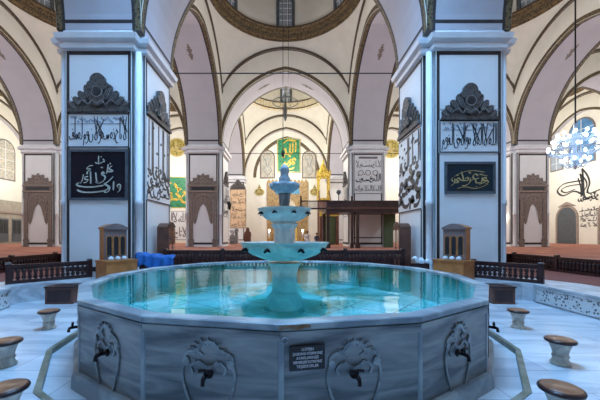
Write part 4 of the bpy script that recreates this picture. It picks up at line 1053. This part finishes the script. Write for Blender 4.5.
s.v = [(x, y+.05*math.sin(x*30), z) for x, y, z in s.v]; tag(s.build('green_curtain'), 'tall dull green curtain under the raised platform beside the teal-plaque pillar', 'curtain')

# small things near the niche
def person(x, y, z, sc, shirt, label, rz=0, hair='hair'):
    """Kneeling, seen from behind: one continuous body grown from a skeleton."""
    bm = bmesh.new()
    J = {'pel': (0, 0, .24, .15), 'w': (0, .02, .42, .135), 'ch': (0, .0, .66, .165), 'nk': (0, -.01, .84, .055), 'h0': (0, -.03, .92, .075), 'h1': (0, -.03, 1.03, .085),
         'hl': (-.12, -.02, .2, .11), 'kl': (-.16, -.42, .12, .085), 'al': (-.13, -.02, .07, .06), 'fl': (-.12, .16, .04, .045),
         'hr': (.12, -.02, .2, .11), 'kr': (.16, -.42, .12, .085), 'ar': (.13, -.02, .07, .06), 'fr': (.12, .16, .04, .045),
         'sl': (-.19, 0, .75, .065), 'el': (-.25, -.03, .50, .05), 'wl': (-.17, -.25, .32, .035), 'ml': (-.14, -.33, .28, .03),
         'sr': (.19, 0, .75, .065), 'er': (.25, -.03, .50, .05), 'wr': (.17, -.25, .32, .035), 'mr': (.14, -.33, .28, .03)}
    E = ['pel w', 'w ch', 'ch nk', 'nk h0', 'h0 h1', 'pel hl', 'hl kl', 'kl al', 'al fl', 'pel hr', 'hr kr', 'kr ar', 'ar fr', 'ch sl', 'sl el', 'el wl', 'wl ml', 'ch sr', 'sr er', 'er wr', 'wr mr']
    V = {k: bm.verts.new(v[:3]) for k, v in J.items()}
    for e in E: a, b = e.split(); bm.edges.new((V[a], V[b]))
    bm.verts.index_update(); me = bpy.data.meshes.new('person'); rr = [J[k][3] for k in J]; bm.to_mesh(me); bm.free()
    o = bpy.data.objects.new('person', me); COL.objects.link(o)
    sk = o.modifiers.new('skin', 'SKIN'); sk.use_smooth_shade = True
    for i, r0 in enumerate(rr): me.skin_vertices[0].data[i].radius = (r0, r0*(.75 if i in (1, 2) else 1))
    me.skin_vertices[0].data[0].use_root = True
    o.modifiers.new('sub', 'SUBSURF').levels = 1
    dg = bpy.context.evaluated_depsgraph_get(); m2 = bpy.data.meshes.new_from_object(o.evaluated_get(dg)); o.modifiers.clear(); o.data = m2
    m2.materials.clear()
    for k in ('skin', shirt, 'trousers'): m2.materials.append(M[k])
    for f in m2.polygons:
        c = f.center; f.use_smooth = True
        f.material_index = 0 if c.z > .82 or (c.y < -.22 and c.z > .22) else (1 if c.z > .27 else 2)
    o.location = (x, y, z); o.scale = (sc,)*3; o.rotation_euler = (0, 0, rz)
    h = MB(); h.lathe([(.092, -.03), (.096, .03), (.085, .08), (.05, .115), (.005, .125)], hair, 16); h.build('hair', o, (0, .0, .98))
    return tag(o, label, 'person')
person(2.05, 29.2, FL, 1.12, 'white_shirt', 'person in a white shirt kneeling before the prayer niche', .0)
person(2.75, 27.2, FL, .95, 'blue_shirt', 'person in dark blue kneeling near the pulpit gate', .4)
def koran_stand():
    r = empty('reading_stand', (-3.7, 29.3, FL)); tag(r, 'brown wooden reading stand with a rounded back near the tan inscription', 'stand')
    s = MB(); s.box(-.32, .32, -.2, .2, 0, .75, 'wood_brown'); s.build('body', r)
    s = MB(); s.poly([(-.36, .75), (.36, .75), (.30, 1.15), (.18, 1.2), (.15, 1.5), (0, 1.6), (-.15, 1.5), (-.18, 1.2), (-.30, 1.15)], .1, .2, 'wood_brown'); s.build('back_board', r)
koran_stand()
r = empty('marble_stand', (-4.7, 27.6, FL)); tag(r, 'grey carved marble stand in front of the tan inscription', 'stand')
s = MB(); s.box(-.35, .35, -.3, .3, 0, .8, 'marble_wall'); s.build('base', r)
s = MB(); s.lathe([(.16, .8), (.12, .95), (.28, 1.15), (.3, 1.3), (.1, 1.32)], 'marble_white', 10, -.12, 0); s.lathe([(.14, .8), (.11, 1.0), (.2, 1.2), (.18, 1.38), (.05, 1.45)], 'marble_wall', 10, .22, 0); s.build('bowl', r)
def candle(x, y, lab):
    r = empty('floor_candle', (x, y, FL)); tag(r, lab, 'candle', 'tall white candles flanking the prayer niche')
    s = MB(); s.lathe([(.22, 0), (.2, .08), (.08, .15), (.07, .45), (.14, .5), (.14, .54)], 'gold', 14); s.build('holder', r)
    s = MB(); s.lathe([(.09, .54), (.085, 1.15)], 'panel_white', 12); s.build('wax', r)
    s = MB(); s.lathe([(.03, 1.15), (.08, 1.25), (.09, 1.34), (.05, 1.42), (.01, 1.45)], 'warm_bulb', 12); s.build('bulb', r)
candle(-1.75, 31.6, 'tall white candle lit beside the prayer niche, lantern side'); candle(1.72, 31.6, 'tall white candle lit beside the prayer niche, person side')

# lantern and wall lamps
r = empty('wall_lantern', (-4.0, 21.7, 3.55)); tag(r, 'black iron lantern hanging from the inner side of the niche-painted pillar', 'lantern')
s = MB(); s.tube([(-.22, 0, .9), (-.1, 0, 1.0), (0, 0, .92)], .02, 'iron', 6); s.tube([(0, 0, .92), (0, 0, .62)], .012, 'iron', 5); s.box(-.24, -.22, -.06, .06, .7, 1.05, 'iron'); s.build('bracket', r)
s = MB(); s.lathe([(.03, 0), (.09, .03), (.15, .42), (.17, .44), (.10, .55), (.03, .62)], 'iron', 6, smooth=False); s.build('cage', r)
def wall_lamp(x, y, z, sg, lab):
    r = empty('wall_lamp', (x, y, z)); tag(r, lab, 'lamp', 'bright wall lamps on the outer pillars')
    s = MB(); s.tube([(0, 0, 0), (sg*.15, 0, .05), (sg*.2, 0, 0)], .02, 'iron', 6); s.box(-.02, .02, -.06, .06, -.08, .08, 'iron'); s.build('bracket', r)
    for dx in (.12, .26):
        s = MB(); s.lathe([(.02, -.09), (.075, -.04), (.085, .02), (.05, .08), (.01, .1)], 'warm_bulb', 12, sg*dx, 0); s.build('bulb', r)
wall_lamp(-17.1+HW+.03, 21.9, 3.05, 1, 'bright wall lamp on the outer pillar, next to the black-plaque pillar edge')
wall_lamp(17.1-HW-.03, 21.9, 3.0, -1, 'bright wall lamp on the outer pillar, next to the teal-plaque pillar edge')

# ------------------------------------------------------------------ chandelier, chains, tie rods
def chandelier(x, y, zc, ztop, lab, R=.76):
    r = empty('chandelier', (x, y, zc)); tag(r, lab, 'chandelier')
    s = MB(); s.tube([(0, 0, .7), (0, 0, ztop-zc)], .025, 'iron', 6); s.build('chain', r)
    s = MB(); s.lathe([(.03, -.9), (.06, -.7), (.16, -.5), (.08, -.3), (.10, .0), (.2, .2), (.07, .4), (.05, .75)], 'crystal', 14); s.build('stem', r)
    tiers = [(R, -.10, 14), (R*.66, .38, 10), (R*.5, -.55, 9), (R*.82, .18, 10)]
    for ti, (rr, z, n) in enumerate(tiers):
        s = MB()
        s.tube([(rr*math.cos(2*PI*k/24), rr*math.sin(2*PI*k/24), z-.12) for k in range(25)], .018, 'crystal', 5)
        for k in range(n): a = 2*PI*(k+.3*ti)/n; s.tube([(.05*math.cos(a), .05*math.sin(a), z-.2), (rr*.6*math.cos(a), rr*.6*math.sin(a), z-.28), (rr*math.cos(a), rr*math.sin(a), z-.08)], .015, 'crystal', 5)
        s.build('arm_ring', r)
        g = None
        for k in range(n):
            a = 2*PI*(k+.3*ti)/n
            if g is None:
                q = MB(); q.lathe([(.02, -.05), (.045, -.02), (.052, .02), (.035, .055), (.01, .07)], 'bulb', 10); g = q.build('bulb', r, (rr*math.cos(a), rr*math.sin(a), z))
            else: c = g.copy(); COL.objects.link(c); c.location = (rr*math.cos(a), rr*math.sin(a), z)
    g = None
    for k in range(20):
        a = 2*PI*k/20; L = (R*.95*math.cos(a), R*.95*math.sin(a), -.2)
        if g is None: q = MB(); q.lathe([(.005, -.14), (.03, -.08), (.005, 0)], 'crystal', 6); g = q.build('crystal_drop', r, L)
        else: c = g.copy(); COL.objects.link(c); c.location = L
chandelier(10.5, PY0+.3, 5.0, arch_z(.9, HX)-.01, 'large blazing crystal chandelier hanging under the arch beside the teal-plaque pillar')
def hang(x, y, z0, z1, lab, x2):
    r = empty('lamp_chain', (x, y, z0)); tag(r, lab, 'chain', 'long chains hanging in the middle of the hall')
    s = MB(); s.tube([(0, 0, .2), (0, 0, z1-z0)], .018, 'iron', 5); s.build('chain', r)
    s = MB(); s.lathe([(.01, -.25), (.07, -.1), (.10, .05), (.03, .2), (.02, .5)], 'iron', 8); s.build('pendant', r)
hang(-.12, 16.7, 6.2, 21.5, 'long thin chain with a pointed pendant hanging before the end wall', 0)
s = MB(); s.tube([(.18, 16.9, 9.2), (.18, 16.9, 21.5)], .012, 'iron', 5); tag(s.build('lamp_chain'), 'second thin chain beside the pendant chain', 'chain', 'long chains hanging in the middle of the hall')
r = empty('hoop_chandelier', (-.05, 26.5, 13.3)); tag(r, 'thin iron hoop chandelier high under the farther dome', 'chandelier')
s = MB(); s.tube([(1.1*math.cos(2*PI*k/32), 1.1*math.sin(2*PI*k/32), 0) for k in range(33)], .035, 'frame_grey', 6); s.build('hoop', r)
s = MB()
for k in range(6): a = 2*PI*k/6; s.tube([(1.1*math.cos(a), 1.1*math.sin(a), 0), (0, 0, .7)], .015, 'frame_grey', 5)
s.tube([(0, 0, .7), (0, 0, 8.4)], .02, 'frame_grey', 5); s.build('chain', r)
s = MB(); s.lathe([(.05, -1.6), (.14, -1.3), (.16, -.6), (.05, .2), (.04, .7)], 'frame_grey', 10); s.build('stem', r)
def rod(x0, x1, y, z, lab):
    s = MB(); s.tube([(x0, y, z), (x1, y, z)], .022, 'iron', 6); tag(s.build('tie_rod'), lab, 'rod', 'iron tie rods across the arches')
rod(-HX+.02, HX-.02, PY0+HW-.15, ZS-.03, 'iron tie rod across the nearer arch, between the two big pillars')
rod(-HX+.03, HX-.03, PY0+PITY+HW-.3, ZS-.02, 'iron tie rod across the farther arch before the green panel')
rod(PITX-HX+.03, PITX+HX-.03, PY0+PITY+HW-.3, ZS-.02, 'iron tie rod across the arch behind the chandelier')

# ------------------------------------------------------------------ side walls seen past the big pillars
WX = XW
def on_right(py, px, X=WX): Y = X*F/(px-VX); return Y, EYE+(VY-py)*Y/F
def wall_niche(sg, yc, w, h, lab, inner='plaster', dark=False):
    r = empty('wall_niche', (sg*(WX-.01), yc, FL), -sg*PI/2*1); tag(r, lab, 'niche')
    hw = w/2
    s = MB(); s.poly([(a, b) for a, b in arched(hw-.2, h-.55)], -.03, 0, 'wood_dark' if dark else 'frame_grey'); s.build('recess', r)
    s = MB(); o = arched(hw-.2, h-.55); s.ribbon([o[0]]+[(-hw+.1, 0)], .2, -.03, 'stone_brown_light')
    s.ribbon([(-hw+.1, 0), (-hw+.1, h-.55-hw+.2)]+darc(0, h-.55-hw+.2, hw-.1, PI, 0, 12)+[(hw-.1, h-.55-hw+.2), (hw-.1, 0)], .2, 0, 'stone_brown_light', th=.06)
    s.build('surround', r)
    s = MB(); s.poly([(-hw*.8, h-.45), (hw*.8, h-.45), (hw*.3, h-.15), (0, h), (-hw*.3, h-.15)], -.06, 0, 'stone_brown_light'); s.build('crest', r)
    return r
wall_niche(1, 29.9, 2.4, 4.1, 'arched grey wall niche below the great looped calligraphy')
wall_niche(1, 25.6, 2.6, 4.4, 'arched wall niche with a dark door, beside the looped calligraphy', dark=True)
def wall_text(sg, yc, z0, w, h, lab, kind):
    r = empty('wall_inscription', (sg*(WX-.01), yc, z0), -sg*PI/2); tag(r, lab, 'calligraphy')
    l = MB()
    if kind == 'tughra':
        T = [([(.30,.95),(.34,.60),(.36,.20),(.44,.08)], .16), ([(.24,.82),(.30,.55),(.32,.18)], .14), ([(.18,.70),(.26,.45),(.28,.15)], .12),
             ([(.34,.60),(.10,.62),(-.30,.60),(-.50,.42),(-.30,.26),(.05,.34),(.28,.24)], .17), ([(.36,.50),(.05,.52),(-.24,.50),(-.36,.42),(-.2,.34),(.10,.40)], .14),
             ([(.30,.95),(.46,.72),(.52,.50),(.46,.30),(.55,.22),(.9,.30),(1.2,.26)], .15), ([(.24,.80),(.40,.62),(.44,.44),(.34,.30)], .12)]
        for p, wd in T: l.ribbon(smooth_path([((a-.35)*w*.62, b*h) for a, b in p]), wd, 0, 'ink', nib=math.radians(30), th=.03)
        random.seed(9); script(l, S2+['nun'], -.05*w-.3, .25*w, 0, h*.30, 0, 'ink', nibw=13, marks=5)
    else:
        for i in range(4): script(l, [TF[:7], TH[:7], S1, S2][i], -w/2, w/2, h*i/4, h*(i+.95)/4, 0, 'ink', nibw=11, marks=3)
    l.build('lettering', r); return r
wall_text(1, 28.2, 4.85, 5.2, 3.3, 'great black looped calligraphy on the side wall under the chandelier', 'tughra')
wall_text(1, 27.75, 2.5, 1.7, 1.9, 'square block of black writing on the side wall under the looped calligraphy', 'square')
def side_window(sg, yc, z0, w, h, lab, glass):
    r = empty('arched_window', (sg*(WX-.01), yc, z0), -sg*PI/2); tag(r, lab, 'window', None, 'thing')
    s = MB(); s.poly(arched(w/2, h), -.04, 0, 'ink_grey'); s.build('frame', r)
    s = MB(); s.poly([(a, b+.12) for a, b in arched(w/2-.13, h-.25)], -.055, -.04, glass); s.build('glass', r)
    s = MB()
    for k in range(1, 4): s.box(-w/2+.1, w/2-.1, -.07, -.055, h*k/4-.02, h*k/4+.02, 'panel_white')
    s.box(-.03, .03, -.07, -.055, .1, h-.15, 'panel_white'); s.build('bars', r)
side_window(1, 28.4, 8.4, 2.6, 4.3, 'large blue-lit arched window behind the chandelier', 'window_blue')
side_window(1, 25.6, 8.3, 1.9, 3.4, 'arched window with pale bars at the picture edge, beside the chandelier', 'glass_day')
side_window(1, 31.0, 8.3, 1.5, 3.0, 'small arched window near the corner, half behind the chandelier bulbs', 'glass_day')
side_window(-1, 29.9, 7.2, 2.2, 4.0, 'pale arched window on the side wall at the picture edge, above the panelled gallery', 'window_glass')
# panelled gallery in the far corner
r = empty('panelled_gallery', (-WX+.02, 29.6, FL), PI/2); tag(r, 'beige panelled wooden gallery with a glazed door at the picture edge', 'gallery')
s = MB(); s.box(-3.4, 3.0, -1.2, 0, 0, 2.9, 'beige_wood'); s.build('front', r)
s = MB(); s.box(-3.5, 3.1, -1.3, 0, 2.9, 3.1, 'stone_brown_light'); s.box(-3.4, 3.0, -1.25, -1.2, 3.1, 4.1, 'beige_wood'); s.build('balustrade', r)
for x in (-2.6, -1.2, .2, 1.6):
    s = MB(); s.box(x-.5, x+.5, -1.25, -1.2, .2, 2.4, 'frame_grey'); d = s.build('door', r); s = MB(); s.box(x-.4, x-.05, -1.28, -1.25, 1.0, 2.25, 'glass_dark'); s.box(x+.05, x+.4, -1.28, -1.25, 1.0, 2.25, 'glass_dark'); s.build('glass', d)
# column of writing on the end wall seen beside the big pillar
banner('wall_inscription', 47, 58, 183, 212, 'panel_white', 'ink_grey', 'narrow white inscription on the end wall between the outer pillar and the black-plaque pillar')
banner('wall_inscription', 500, 512, 180, 212, 'panel_white', 'ink_grey', 'narrow white inscription on the end wall between the teal-plaque pillar and the outer pillar')
# ------------------------------------------------------------------ light, camera, colour management
def area(name, loc, size, power, color, rot=(0,0,0), spread=None):
    l = bpy.data.lights.new(name, 'AREA'); l.size = size; l.energy = power; l.color = color
    o = bpy.data.objects.new(name, l); COL.objects.link(o); o.location = loc; o.rotation_euler = rot; return o
def point(name, loc, power, color, r=.5):
    l = bpy.data.lights.new(name, 'POINT'); l.energy = power; l.color = color; l.shadow_soft_size = r
    o = bpy.data.objects.new(name, l); COL.objects.link(o); o.location = loc; return o
BC = lambda r, c: (c*PITX, PY0-PITY/2+(r-1)*PITY)
area('skylight_daylight', (0, 5.0, 18.3), 6.5, 3800, (.28, .57, 1.0))
WARM = (1.0, .97, .91); COOL = (.80, .88, 1.0)
point('chandelier_light', (*BC(3, 0), 9.0), 1300, (1, .97, .90))
point('chandelier_light', (*BC(2, 0), 9.5), 400, (.97, .96, 1.0))
for r in (1, 2, 3):
    for c in (-2, -1, 1, 2):
        x, y = BC(r, c)
        point('chandelier_light', (x, y, 8.5), {1: 160, 2: 620, 3: 1050}[r], WARM if r > 2 else (.98, .97, 1.0))
w = bpy.data.worlds.new('world'); SC.world = w; w.use_nodes = True
w.node_tree.nodes['Background'].inputs[0].default_value = (.55, .65, .8, 1); w.node_tree.nodes['Background'].inputs[1].default_value = .3
cd = bpy.data.cameras.new('camera'); cam = bpy.data.objects.new('camera', cd); COL.objects.link(cam)
cam.location = (CAMX, 0, EYE); cam.rotation_euler = (PI/2, 0, 0)
cd.sensor_width = 36; cd.lens = F/600*36; cd.shift_x = (300-VX)/600; cd.shift_y = (VY-200)/600; cd.clip_end = 200
SC.camera = cam
SC.view_settings.view_transform = 'Standard'; SC.view_settings.look = 'None'; SC.view_settings.gamma = 1; SC.view_settings.exposure = 0
